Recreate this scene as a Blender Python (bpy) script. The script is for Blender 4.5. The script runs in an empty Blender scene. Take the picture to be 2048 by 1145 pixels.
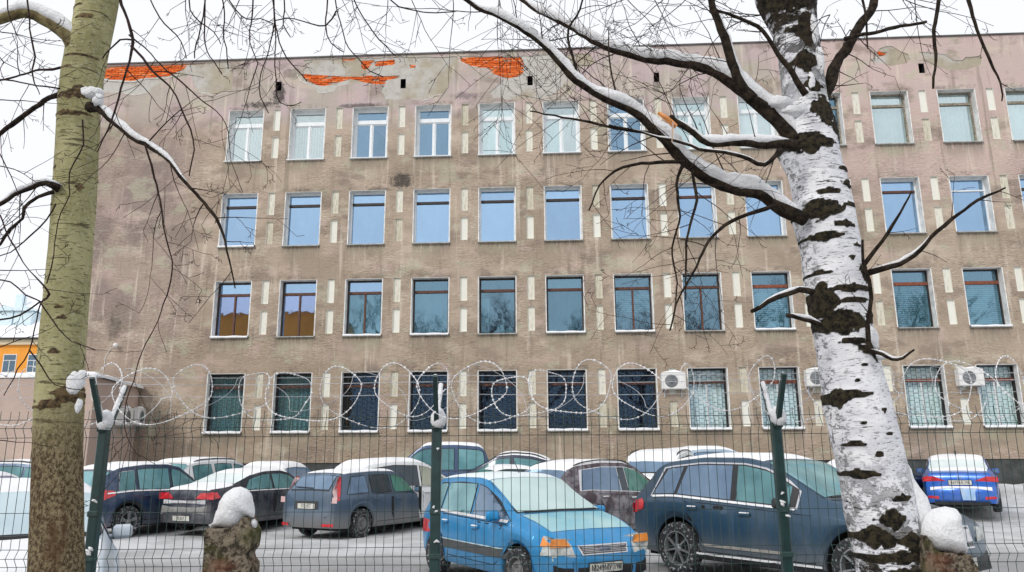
import bpy, math, random
import numpy as np
from mathutils import Vector, Matrix
from mathutils.geometry import delaunay_2d_cdt
from mathutils import noise as mnoise
random.seed(7)
PI = math.pi
S = bpy.context.scene
COL = S.collection
# ------------------------------------------------------------------ camera
F, PITCH, ROLL, CX, CY, H = 1514.9, .22342, .0062759, 1024.0, 572.5, 1.75
cam_d = bpy.data.cameras.new('camera'); cam = bpy.data.objects.new('camera', cam_d); COL.objects.link(cam)
cam_d.sensor_width = 36; cam_d.lens = F/2048*36; cam_d.clip_end = 3000; cam_d.clip_start = .05
R_ = Vector((1, 0, 0)); U_ = Vector((0, -math.sin(PITCH), math.cos(PITCH))); FW = Vector((0, math.cos(PITCH), math.sin(PITCH)))
cr, sr = math.cos(ROLL), math.sin(ROLL)
cr_ = R_*cr - U_*sr; cu_ = R_*sr + U_*cr
m = Matrix.Identity(4)
for i in range(3):
    m[i][0] = cr_[i]; m[i][1] = cu_[i]; m[i][2] = -FW[i]
m[0][3], m[1][3], m[2][3] = 0, 0, H
cam.matrix_world = m
S.camera = cam
# ------------------------------------------------------------------ world and sun (overcast)
SUN_EL, SUN_AZ = math.radians(38), math.radians(215)     # behind the camera, to the left
W = bpy.data.worlds.new('World'); S.world = W; W.use_nodes = True
wn = W.node_tree.nodes; wl = W.node_tree.links
bg = wn['Background']; bg.inputs[1].default_value = .12
sk = wn.new('ShaderNodeTexSky'); sk.sky_type = 'NISHITA'; sk.sun_disc = False
sk.sun_elevation = SUN_EL; sk.sun_rotation = SUN_AZ; sk.air_density = 1; sk.dust_density = 3
wm = wn.new('ShaderNodeMix'); wm.data_type = 'RGBA'; wm.inputs[0].default_value = .9
wl.new(sk.outputs[0], wm.inputs[6]); wm.inputs[7].default_value = (8.9, 9.0, 9.35, 1)
wl.new(wm.outputs[2], bg.inputs[0])
sd = bpy.data.lights.new('sun', 'SUN'); sd.energy = 1.5; sd.angle = math.radians(14); sd.color = (1, .97, .92)
so = bpy.data.objects.new('sun', sd); COL.objects.link(so)
_d = Vector((math.sin(SUN_AZ)*math.cos(SUN_EL), math.cos(SUN_AZ)*math.cos(SUN_EL), math.sin(SUN_EL)))
so.rotation_euler = (-_d).to_track_quat('-Z', 'Y').to_euler(); so.location = _d*80
S.view_settings.view_transform = 'Standard'; S.view_settings.look = 'None'
S.view_settings.exposure = 0.0; S.view_settings.gamma = 1
S.render.engine = 'CYCLES'; S.cycles.max_bounces = 8; S.cycles.transparent_max_bounces = 12
S.cycles.use_denoising = True

# ------------------------------------------------------------------ geometry of the view (design-time helpers)
def ray(px, py):
    a, b = px-CX, py-CY
    x = (cr*a + sr*(-b))/F; y = (-sr*a + cr*(-b))/F
    return Vector((x, math.cos(PITCH)-y*math.sin(PITCH), math.sin(PITCH)+y*math.cos(PITCH)))
def at(px, py, Y):
    d = ray(px, py); t = Y/d.y
    return Vector((d.x*t, Y, H+d.z*t))
def atz(px, py, z):
    d = ray(px, py); t = (z-H)/d.z
    return Vector((d.x*t, d.y*t, z))
YAW, FD, U0, DU, Z0, FH = .051995, 25.7067, -9.9125, 2.34854, 2.655, 3.285
def fac(px, py):
    d = ray(px, py); n = Vector((math.sin(YAW), math.cos(YAW), 0))
    t = FD*math.cos(YAW)/(d.x*n.x+d.y*n.y)
    return d.x*t/math.cos(YAW), d.z*t+H
def fworld(u, n, z):
    return Vector((u*math.cos(YAW)+n*math.sin(YAW), FD-u*math.sin(YAW)+n*math.cos(YAW), z))
def sstep(a, b, x):
    t = min(1, max(0, (x-a)/(b-a))); return t*t*(3-2*t)
def gz(y): return .34*sstep(19.5, 23.5, y)

# ------------------------------------------------------------------ object helpers
def prop(o, label=None, cat=None, group=None, kind=None):
    if label: o['label'] = label
    if cat: o['category'] = cat
    if group: o['group'] = group
    if kind: o['kind'] = kind
    return o
def empty(name, loc=(0, 0, 0), rz=0, **k):
    o = bpy.data.objects.new(name, None); COL.objects.link(o); o.location = loc; o.rotation_euler = (0, 0, rz)
    o.empty_display_size = .2
    return prop(o, **k)
def link(name, me, parent=None, loc=None):
    o = bpy.data.objects.new(name, me); COL.objects.link(o)
    if parent: o.parent = parent
    if loc is not None: o.location = loc
    return o
class MB:
    def __init__(s): s.v = []; s.f = []; s.m = []
    def add(s, v, f, mi=0):
        b = len(s.v); s.v += [tuple(q) for q in v]; s.f += [tuple(b+i for i in q) for q in f]; s.m += [mi]*len(f); return s
    def box(s, x0, x1, y0, y1, z0, z1, mi=0, rot=None, c=None):
        v = [Vector((x, y, z)) for z in (z0, z1) for y in (y0, y1) for x in (x0, x1)]
        if rot is not None: v = [rot @ (q-c)+c for q in v]
        return s.add(v, [(0, 2, 3, 1), (4, 5, 7, 6), (0, 1, 5, 4), (2, 6, 7, 3), (0, 4, 6, 2), (1, 3, 7, 5)], mi)
    def bbox(s, x0, x1, y0, y1, z0, z1, b=.01, mi=0):     # box with chamfered edges
        v = []
        for sx in (0, 1):
            for sy in (0, 1):
                for sz in (0, 1):
                    X = (x0, x1)[sx]; Y = (y0, y1)[sy]; Z = (z0, z1)[sz]
                    dx = b*(1-2*sx); dy = b*(1-2*sy); dz = b*(1-2*sz)
                    v += [(X, Y+dy, Z+dz), (X+dx, Y, Z+dz), (X+dx, Y+dy, Z)]
        def i(sx, sy, sz, k): return ((sx*2+sy)*2+sz)*3+k
        f = []
        for a in (0, 1):
            f.append([i(a, 0, 0, 0), i(a, 1, 0, 0), i(a, 1, 1, 0), i(a, 0, 1, 0)][::(1 if a else -1)])
            f.append([i(0, a, 0, 1), i(0, a, 1, 1), i(1, a, 1, 1), i(1, a, 0, 1)][::(1 if a else -1)])
            f.append([i(0, 0, a, 2), i(1, 0, a, 2), i(1, 1, a, 2), i(0, 1, a, 2)][::(1 if a else -1)])
        for a in (0, 1):
            for c in (0, 1):
                f.append([i(0, a, c, 1), i(1, a, c, 1), i(1, a, c, 2), i(0, a, c, 2)])
                f.append([i(a, 0, c, 0), i(a, 1, c, 0), i(a, 1, c, 2), i(a, 0, c, 2)])
                f.append([i(a, c, 0, 0), i(a, c, 1, 0), i(a, c, 1, 1), i(a, c, 0, 1)])
                for d in (0, 1): f.append([i(a, c, d, 0), i(a, c, d, 1), i(a, c, d, 2)])
        return s.add(v, f, mi)
    def tube(s, pts, rad, n=6, mi=0, cap=True, flat=1.0):
        pts = [Vector(p) for p in pts]; k = len(pts)
        if not hasattr(rad, '__len__'): rad = [rad]*k
        v = []; up = Vector((0, 0, 1))
        t0 = (pts[1]-pts[0]).normalized()
        a = t0.orthogonal().normalized()
        for j, p in enumerate(pts):
            t = (pts[min(j+1, k-1)]-pts[max(j-1, 0)])
            if t.length < 1e-9: t = t0.copy()
            t.normalize(); a = a-t*a.dot(t)
            if a.length < 1e-6: a = t.orthogonal()
            a.normalize(); b = t.cross(a)
            for q in range(n):
                w = 2*PI*q/n; v.append(p+(a*math.cos(w)+b*math.sin(w))*rad[j])
        f = [(j*n+q, j*n+(q+1) % n, (j+1)*n+(q+1) % n, (j+1)*n+q) for j in range(k-1) for q in range(n)]
        if cap: f += [tuple(range(n))[::-1], tuple((k-1)*n+q for q in range(n))]
        return s.add(v, f, mi)
    def lathe(s, prof, n=28, mi=0, axis='y', c=(0, 0, 0)):
        v = []; k = len(prof)
        for (r, h) in prof:
            for q in range(n):
                w = 2*PI*q/n; a, b = r*math.cos(w), r*math.sin(w)
                v.append({'y': (a+c[0], h+c[1], b+c[2]), 'z': (a+c[0], b+c[1], h+c[2]), 'x': (h+c[0], a+c[1], b+c[2])}[axis])
        f = [(j*n+q, (j+1)*n+q, (j+1)*n+(q+1) % n, j*n+(q+1) % n) for j in range(k-1) for q in range(n)]
        return s.add(v, f, mi)
    def mesh(s, name, mats, smooth=False, angle=None):
        me = bpy.data.meshes.new(name); me.from_pydata(s.v, [], s.f)
        for q in (mats if isinstance(mats, (list, tuple)) else [mats]): me.materials.append(q)
        me.polygons.foreach_set('material_index', s.m)
        if smooth:
            me.polygons.foreach_set('use_smooth', [True]*len(me.polygons))
            if angle: me.set_sharp_from_angle(angle=math.radians(angle))
        me.update(); return me
    def build(s, name, mats, parent=None, smooth=False, angle=None, loc=None):
        return link(name, s.mesh(name, mats, smooth, angle), parent, loc)
def inpoly(x, y, P):
    c = False; j = len(P)-1
    for i in range(len(P)):
        xi, yi = P[i]; xj, yj = P[j]
        if (yi > y) != (yj > y) and x < (xj-xi)*(y-yi)/(yj-yi)+xi: c = not c
        j = i
    return c
def fillpoly(P, step=.1):
    """triangulate a 2D polygon with interior points"""
    v = [Vector(p) for p in P]; n = len(v)
    xs = [p[0] for p in P]; ys = [p[1] for p in P]
    x = min(xs)+step/2
    while x < max(xs):
        y = min(ys)+step/2
        while y < max(ys):
            if inpoly(x, y, P): v.append(Vector((x, y)))
            y += step
        x += step
    r = delaunay_2d_cdt(v, [(i, (i+1) % n) for i in range(n)], [], 0, 1e-5)
    V = r[0]; out = []
    for t in r[2]:
        cx = sum(V[i].x for i in t)/len(t); cy = sum(V[i].y for i in t)/len(t)
        if inpoly(cx, cy, P): out.append(tuple(t))
    return [(q.x, q.y) for q in V], out

# ------------------------------------------------------------------ material helpers
class NT:
    def __init__(s, name):
        s.mat = bpy.data.materials.new(name); s.mat.use_nodes = True; s.t = s.mat.node_tree
        s.p = s.t.nodes['Principled BSDF']; s.out = s.t.nodes['Material Output']
        s.co = s.t.nodes.new('ShaderNodeTexCoord')
    def new(s, k): return s.t.nodes.new(k)
    def set(s, inp, v):
        if hasattr(v, 'is_output') or hasattr(v, 'links'): s.t.links.new(v, inp)
        elif isinstance(v, (tuple, list)) and len(v) == 3 and inp.type == 'RGBA': inp.default_value = (*v, 1)
        else: inp.default_value = v
    def obj(s, sc=(1, 1, 1), loc=(0, 0, 0)):
        n = s.new('ShaderNodeMapping'); s.t.links.new(s.co.outputs['Object'], n.inputs[0]); n.inputs['Scale'].default_value = sc; n.inputs['Location'].default_value = loc
        return n.outputs[0]
    def noise(s, vec, sc, det=4, rough=.55, dist=0):
        n = s.new('ShaderNodeTexNoise'); s.set(n.inputs['Vector'], vec); n.inputs['Scale'].default_value = sc; n.inputs['Detail'].default_value = det
        n.inputs['Roughness'].default_value = rough; n.inputs['Distortion'].default_value = dist; return n.outputs[0]
    def vor(s, vec, sc, feat='F1'):
        n = s.new('ShaderNodeTexVoronoi'); n.feature = feat; s.set(n.inputs['Vector'], vec); n.inputs['Scale'].default_value = sc; return n.outputs[0]
    def mix(s, f, a, b, mode='MIX'):
        n = s.new('ShaderNodeMix'); n.data_type = 'RGBA'; n.blend_type = mode; s.set(n.inputs[0], f); s.set(n.inputs[6], a); s.set(n.inputs[7], b); return n.outputs[2]
    def m(s, op, a, b=0, c=None, clamp=False):
        n = s.new('ShaderNodeMath'); n.operation = op; n.use_clamp = clamp; s.set(n.inputs[0], a); s.set(n.inputs[1], b)
        if c is not None: s.set(n.inputs[2], c)
        return n.outputs[0]
    def rng(s, v, a, b, c=0, d=1):
        n = s.new('ShaderNodeMapRange'); n.interpolation_type = 'SMOOTHSTEP'; s.set(n.inputs[0], v)
        for i, q in enumerate((a, b, c, d)): n.inputs[1+i].default_value = q
        return n.outputs[0]
    def sep(s, v=None):
        n = s.new('ShaderNodeSeparateXYZ'); s.set(n.inputs[0], v or s.co.outputs['Object']); return n.outputs
    def bump(s, h, dist=.02, st=1.0):
        n = s.new('ShaderNodeBump'); s.set(n.inputs['Height'], h); n.inputs['Distance'].default_value = dist; n.inputs['Strength'].default_value = st
        s.t.links.new(n.outputs[0], s.p.inputs['Normal']); return n.outputs[0]
    def attr(s, name):
        n = s.new('ShaderNodeAttribute'); n.attribute_name = name; return n.outputs['Fac']
    def fin(s, col, rough=.7, metal=0, coat=0, spec=.5):
        s.set(s.p.inputs['Base Color'], col); s.set(s.p.inputs['Roughness'], rough); s.set(s.p.inputs['Metallic'], metal)
        s.p.inputs['Coat Weight'].default_value = coat; s.p.inputs['Coat Roughness'].default_value = .08
        s.p.inputs['Specular IOR Level'].default_value = spec; return s.mat
def flat(name, col, rough=.6, var=.15, sc=6, bump=0, metal=0, coat=0, spec=.5):
    n = NT(name); v = n.obj(); a = n.noise(v, sc)
    c = n.mix(n.rng(a, .3, .7), tuple(q*(1-var) for q in col), tuple(min(1, q*(1+var)) for q in col))
    if bump: n.bump(n.noise(v, sc*4), bump)
    return n.fin(c, rough, metal, coat, spec)

def snow_mat(name='snow', col=(.93, .945, .97), d=.02, sc=5):
    n = NT(name); v = n.obj(); a = n.noise(v, sc, 6)
    c = n.mix(n.rng(a, .3, .75), tuple(q*.94 for q in col), col)
    n.bump(n.m('ADD', n.noise(v, sc*1.5, 5), n.m('MULTIPLY', n.noise(v, sc*14, 4, .7), .45)), d*1.3)
    return n.fin(c, .65, spec=.3)
M = {}
M['snow'] = snow_mat()
M['white'] = flat('white_paint', (.72, .72, .70), .55, .08, 9)
M['dark'] = flat('dark_plastic', (.018, .019, .022), .5, .2)
M['black'] = flat('black_void', (.008, .008, .01), .8, .1)
M['chrome'] = flat('chrome_trim', (.6, .6, .62), .22, .05, metal=.9)
M['under'] = flat('car_underbody', (.012, .012, .013), .9, .3)
M['green'] = flat('green_powder_coat', (.007, .036, .034), .4, .25, 12, coat=.2)
M['wire'] = flat('green_wire', (.022, .055, .05), .45, .3, 30)
M['steel'] = flat('galvanised_steel', (.50, .52, .55), .4, .2, 40, metal=.3)
M['frost'] = flat('frosted_steel', (.80, .83, .88), .5, .3, 60, metal=.1)

# ---- plaster of the facade
def plaster():
    n = NT('weathered_plaster'); X, Y, Z = n.sep(); v = n.obj()
    def N(sx, sz, sc, det=3, r=.55, o=0): return n.noise(n.obj((sx, 1, sz), (o, 0, o*.7)), sc, det, r)
    def lay(c, mask, k, col): return n.mix(n.m('MULTIPLY', mask, k), c, col)
    wob = n.m('MULTIPLY', n.m('SUBTRACT', N(1, 1, .5, 3), .5), 3.0)
    c = n.mix(n.rng(N(.5, 1, .7), .40, .60), (.36, .29, .225), (.47, .38, .30))
    top = n.rng(n.m('ADD', Z, wob), 13.4, 14.6)
    c = lay(c, top, .85, n.mix(n.rng(N(1, 1, .6, 3, .5, 3), .42, .58), (.52, .42, .435), (.45, .40, .36)))
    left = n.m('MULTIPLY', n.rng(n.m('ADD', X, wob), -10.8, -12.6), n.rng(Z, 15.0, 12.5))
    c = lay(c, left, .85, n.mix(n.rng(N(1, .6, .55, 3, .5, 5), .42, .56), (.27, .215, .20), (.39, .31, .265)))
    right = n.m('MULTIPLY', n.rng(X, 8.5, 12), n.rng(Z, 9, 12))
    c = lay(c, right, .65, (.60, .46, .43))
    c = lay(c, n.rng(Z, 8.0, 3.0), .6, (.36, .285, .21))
    # rough stucco fields: washed pale patches, pinkish and greenish tones, damp dark ones
    rough = n.rng(n.m('ADD', Z, wob), 14.2, 12.8)
    c = lay(c, n.rng(N(.55, 1.2, .9, 4, .6, 7), .53, .63), .5, (.60, .52, .42))
    c = lay(c, n.rng(N(.6, 1.3, 1.0, 4, .6, 11), .55, .64), .38, (.58, .44, .40))
    c = lay(c, n.rng(N(.8, 1.1, 1.1, 4, .6, 15), .55, .63), .5, (.46, .455, .34))
    c = lay(c, n.rng(N(.6, 1.0, .9, 4, .6, 19), .53, .64), .65, (.25, .20, .165))
    # rain streaks
    c = lay(c, n.rng(N(2.4, .16, 1.4, 4, .6, 23), .55, .68), .55, (.24, .195, .155))
    c = lay(c, n.rng(N(2.8, .2, 1.3, 4, .6, 29), .57, .68), .5, (.70, .62, .52))
    # grime below the sills: damp, smooth, darker fields as wide as the window
    mu = n.m('ABSOLUTE', n.m('SUBTRACT', n.m('FLOORED_MODULO', n.m('SUBTRACT', X, U0-DU/2), DU), DU/2))
    mz = n.m('FLOORED_MODULO', n.m('SUBTRACT', Z, Z0-FH+.03), FH)
    below = n.m('SUBTRACT', FH, mz)
    run = N(5, .5, 1.6, 4, .65, 2)
    ln = n.m('MULTIPLY', n.rng(n.m('ADD', mu, n.m('MULTIPLY', run, .16)), .82, .68), n.m('MULTIPLY', n.rng(n.m('ADD', below, n.m('MULTIPLY', run, .9)), 1.35, .55), n.m('MULTIPLY', n.rng(X, -10.7, -10.5), n.rng(Z, 13.2, 13.0))))
    c = lay(c, n.m('MULTIPLY', ln, n.rng(run, .30, .55)), .72, n.mix(n.rng(N(.4, .4, 1, 2), .4, .6), (.235, .20, .16), (.30, .275, .20)))
    drip = n.m('MULTIPLY', n.m('MULTIPLY', n.rng(mu, .72, .66), n.rng(X, -10.7, -10.5)), n.m('MULTIPLY', n.rng(below, .35, .02), n.rng(N(9, .6, 2.2, 3, .6, 31), .42, .62)))
    c = lay(c, n.m('MULTIPLY', drip, n.rng(Z, 13.2, 13.0)), .75, (.09, .08, .065))
    # uneven darker band above the window heads
    head = n.m('MULTIPLY', n.m('MULTIPLY', n.rng(mu, .80, .66), n.rng(X, -10.7, -10.5)), n.rng(n.m('ADD', n.m('ABSOLUTE', n.m('SUBTRACT', mz, 2.04)), n.m('MULTIPLY', run, .25)), .30, .12))
    c = lay(c, n.m('MULTIPLY', head, n.rng(N(1.5, 3, 2, 4, .7, 37), .44, .6)), .6, (.16, .14, .12))
    def spot(c, u, z, a, b, st):
        dx = n.m('DIVIDE', n.m('SUBTRACT', X, u), a); dz = n.m('DIVIDE', n.m('SUBTRACT', Z, z), b)
        d = n.m('ADD', n.m('MULTIPLY', dx, dx), n.m('MULTIPLY', dz, dz))
        k = n.m('MULTIPLY', n.rng(n.m('ADD', d, n.m('MULTIPLY', n.m('SUBTRACT', n.noise(v, 6, 5, .75), .5), 5)), 1.4, .1), st)
        return n.mix(k, c, (.06, .055, .052))
    for px, py, a, b, st in ((558, 190, .25, .5, .9), (806, 178, .2, .25, .8), (803, 362, .40, .32, .85), (520, 210, .7, .12, .8), (1060, 178, .18, .25, .8),
                             (720, 212, .9, .1, .7), (930, 192, .5, .15, .5), (495, 125, .15, .3, .5), (585, 148, .4, .25, .5), (228, 655, .25, .5, .5), (1313, 172, .15, .3, .5), (760, 380, .5, .1, .4)):
        u, z = fac(px, py); c = spot(c, u, z, a, b, st)
    # grain of the stucco, with light and shade of its relief painted in
    keep = n.m('MULTIPLY', n.m('SUBTRACT', 1, n.m('MULTIPLY', ln, .8)), n.m('MAXIMUM', .12, n.m('MULTIPLY', rough, n.rng(N(.6, .8, .7, 3, .5, 41), .38, .60, .35, 1))))
    sp = n.noise(n.obj((.5, 1, 1.35)), 15, 5, .7)
    c = lay(c, n.m('MULTIPLY', n.rng(sp, .50, .38), keep), .42, n.mix(1.0, c, (.50, .46, .42), 'MULTIPLY'))
    c = lay(c, n.m('MULTIPLY', n.rng(sp, .52, .64), keep), .38, n.mix(1.0, c, (1.5, 1.5, 1.5), 'MULTIPLY'))
    hgt = n.m('ADD', n.noise(n.obj((.5, 1, 1.6)), 7, 6, .7), n.m('MULTIPLY', n.vor(n.obj((.6, 1, 1.5)), 18), .3))
    n.bump(n.m('MULTIPLY', hgt, n.m('MAXIMUM', .25, keep)), .06)
    return n.fin(c, .9, spec=.15)
M['plaster'] = plaster()
def cement():
    n = NT('bare_cement_render'); v = n.obj()
    c = n.mix(n.rng(n.noise(v, .55, 4), .42, .56), (.42, .37, .285), (.53, .515, .48))
    c = n.mix(n.m('MULTIPLY', n.rng(n.noise(v, 3, 6, .7), .45, .7), .5), c, (.27, .245, .19))
    n.bump(n.noise(v, 14, 5, .7), .02)
    return n.fin(c, .92, spec=.15)
M['cement'] = cement()
M['mortar'] = flat('lime_mortar', (.45, .30, .22), .95, .25, 20, .01)
M['edge'] = flat('broken_plaster_edge', (.68, .66, .62), .9, .1, 10)
M['reveal'] = flat('whitewashed_reveal', (.72, .72, .70), .85, .18, 4, .004)
def nichemat():
    n = NT('weathered_white_niche'); v = n.obj(); oi = n.new('ShaderNodeObjectInfo'); k = n.m('ADD', n.noise(n.obj((7, 7, 1.6)), 2.2, 6, .7), n.m('MULTIPLY', n.m('SUBTRACT', oi.outputs['Random'], .5), .35))
    c = n.mix(n.rng(k, .48, .75), n.mix(oi.outputs['Random'], (.80, .80, .74), (.70, .68, .58)), (.50, .46, .36)); c = n.mix(n.m('MULTIPLY', n.rng(n.noise(v, 14, 5, .75), .60, .68), .6), c, (.28, .22, .16))
    return n.fin(c, .85, spec=.2)
M['niche'] = nichemat()
M['plinth'] = flat('dark_plinth_render', (.055, .06, .058), .85, .3, 3, .02)
def brickmat():
    n = NT('orange_red_brick'); oi = n.new('ShaderNodeObjectInfo'); v = n.obj()
    c = n.mix(oi.outputs['Random'], (.62, .10, .018), (.88, .22, .045))
    c = n.mix(n.m('MULTIPLY', n.rng(n.noise(v, 12, 5), .5, .7), .5), c, (.30, .06, .03))
    w = n.m('ADD', n.noise(v, 4, 5, .7), n.m('MULTIPLY', oi.outputs['Random'], .2)); c = n.mix(n.m('MULTIPLY', n.rng(w, .68, .76), .8), c, (.66, .52, .42)); c = n.mix(n.m('MULTIPLY', n.rng(n.noise(v, 2.5, 4, .6), .52, .66), .55), c, (.33, .07, .03))
    n.bump(n.noise(v, 30, 4), .012)
    return n.fin(c, .9, spec=.2)
M['brick'] = brickmat()

# ------------------------------------------------------------------ ground
def ground():
    xs = np.concatenate([np.linspace(-400, -30, 12), np.linspace(-27, 27, 190), np.linspace(30, 400, 12)])
    ys = np.concatenate([np.linspace(-120, 0, 8), np.linspace(1, 9, 18), np.linspace(9.5, 28, 110), np.linspace(30, 600, 14)])
    v = []
    for y in ys:
        for x in xs:
            z = gz(y)
            if 9 < y < 28 and abs(x) < 27:
                z += .035*(mnoise.noise(Vector((x*.9, y*.9, 0)))+.5*mnoise.noise(Vector((x*2.5, y*2.5, 3))))
                z -= .03*max(0, math.sin(x*2.1+y*.55))**6*sstep(18, 14, y)
                fy = FD - x*math.tan(YAW)
                if x > 7: z += .62*sstep(fy-2.6, fy-.4, y)*sstep(7, 10, x)*(.8+.3*mnoise.noise(Vector((x*.7, y*.7, 9))))
            if y < 9: z += .12*sstep(6, 3, y)*mnoise.noise(Vector((x, y, 0)))
            v.append((x, y, z))
    n = len(xs); f = [(j*n+i, j*n+i+1, (j+1)*n+i+1, (j+1)*n+i) for j in range(len(ys)-1) for i in range(n-1)]
    k = NT('trodden_snow'); vv = k.obj(); X, Y, Z = k.sep()
    c = k.mix(k.rng(k.noise(vv, .5, 6, .65), .35, .65), (.52, .53, .54), (.78, .80, .82))
    c = k.mix(k.m('MULTIPLY', k.rng(Y, 16.5, 12.8), .75), c, (.31, .31, .31))  # greyer toward the camera: lens vignette painted into the snow colour
    c = k.mix(k.m('MULTIPLY', k.rng(k.noise(k.obj((.5, 2.2, 1)), 1.3, 6, .7), .52, .7), .35), c, (.44, .44, .46))
    k.bump(k.m('ADD', k.noise(k.obj((.45, 1.4, 1)), 2.4, 8, .7), k.m('MULTIPLY', k.noise(vv, 22, 4), .3)), .12)
    c = k.mix(k.m('MULTIPLY', k.rng(k.noise(k.obj((.25, 1.6, 1), (4, 4, 0)), 1.6, 7, .72), .53, .62), .45), c, (.33, .31, .29))
    mt = k.fin(c, .7, spec=.3)
    b = MB(); b.add(v, f)
    prop(b.build('ground', mt, smooth=True), kind='structure')
ground()

# ------------------------------------------------------------------ the building
UL, UR, ZT, ZP = -16.62, 24.5, 16.60, 1.63
NC = 14
OW, OH = 1.28, 2.0
root = empty('office_building', (0, FD, 0), -YAW, label='four storey office block of weathered beige plaster with brick showing through at the top', cat='building')
def fp(pts, jit=.0, seg=.18, seed=1):
    """pixel outline -> facade polygon with a ragged edge"""
    P = [fac(*p) for p in pts]; out = []; rnd = random.Random(seed)
    for i in range(len(P)):
        a, b = P[i], P[(i+1) % len(P)]; L = math.dist(a, b); k = max(1, int(L/seg))
        for j in range(k):
            t = j/k; q = (a[0]+(b[0]-a[0])*t, a[1]+(b[1]-a[1])*t)
            out.append((q[0]+rnd.uniform(-jit, jit), min(ZT-.03, q[1]+rnd.uniform(-jit, jit))))
    return out
def zm(o, s, pts): return [(o[0]+x/s, o[1]+y/s) for x, y in pts]
o7, s7 = (580, 90), 3.657
CEM = [fp([(150, 119), (414, 117), (413, 136), (384, 146), (378, 153), (335, 158), (322, 168), (300, 184), (270, 190), (250, 187), (222, 186), (150, 184)], .03, seed=2),
       fp([(386, 118), (455, 117), (462, 135), (466, 165), (462, 180), (428, 192), (400, 184), (388, 170), (384, 150)], .03, seed=3),
       fp(zm(o7, s7, [(100, 108), (330, 98), (800, 90), (1225, 85), (1220, 140), (1190, 160), (1175, 260), (1130, 360), (1000, 405), (900, 402), (860, 375), (850, 398), (690, 395), (665, 330), (690, 292), (560, 282), (440, 282), (350, 305), (320, 345), (210, 352), (180, 312), (85, 262), (92, 185), (125, 150)]), .03, seed=4),
       fp(zm(o7, s7, [(1240, 86), (1720, 80), (2190, 62), (2230, 120), (2060, 230), (1960, 330), (1890, 390), (1700, 405), (1500, 385), (1450, 350), (1500, 310), (1560, 255), (1430, 170), (1300, 152)]), .03, seed=5),
       fp(zm((1640, 50), 4.24, [(500, 205), (560, 178), (620, 182), (690, 230), (750, 250), (770, 290), (720, 330), (600, 350), (520, 322), (450, 325), (440, 300), (480, 250)]), .02, seed=6),
       fp(zm((1640, 50), 4.24, [(840, 232), (960, 234), (1060, 250), (1130, 300), (1210, 303), (1240, 270), (1380, 268), (1370, 340), (1250, 380), (1100, 382), (950, 340)]), .02, seed=8)]
BRK = [fp([(190, 119), (411, 117), (408, 128), (373, 130), (366, 140), (348, 147), (335, 152), (312, 155), (281, 157), (269, 161), (231, 160), (190, 155)], .02, seed=12),
       fp(zm(o7, s7, [(85, 212), (200, 215), (430, 232), (800, 222), (795, 240), (700, 260), (690, 288), (600, 285), (500, 260), (440, 248), (350, 275), (250, 300), (180, 290), (120, 265)]), .015, seed=13),
       fp(zm(o7, s7, [(615, 120), (765, 105), (770, 135), (690, 150), (625, 157)]), .01, seed=14),
       fp(zm(o7, s7, [(515, 112), (622, 108), (600, 132), (565, 178), (522, 175)]), .01, seed=15),
       fp(zm(o7, s7, [(372, 98), (480, 95), (475, 108), (380, 112)]), .01, seed=16),
       fp(zm(o7, s7, [(872, 142), (918, 145), (915, 166), (878, 166)]), .01, seed=17),
       fp(zm(o7, s7, [(1245, 95), (1290, 88), (1500, 85), (1690, 90), (1712, 125), (1710, 200), (1680, 230), (1580, 246), (1500, 212), (1440, 165), (1370, 166), (1300, 146), (1250, 120)]), .015, seed=18),
       fp(zm((1640, 50), 4.24, [(485, 226), (572, 228), (560, 247), (515, 270), (500, 262)]), .01, seed=19)]
def colu(i): return U0+i*DU
WIN = [(colu(i)-OW/2, colu(i)+OW/2, Z0+FH*r, Z0+FH*r+OH) for r in range(4) for i in range(NC)]
NIC = []
for r in range(4):
    for i in range(NC-1):
        c = colu(i)+DU/2
        for a, b in ((.07, .92), (1.16, 2.02)): NIC.append((c-.125, c+.125, Z0+FH*r+a, Z0+FH*r+b))
VEN = []
for px, py in ((558, 173), (806, 167), (1060, 161), (1313, 155), (1843, 137), (1575, 146)):
    u, z = fac(px, py); VEN.append((u-.1, u+.1, z-.19, z+.19))
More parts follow.
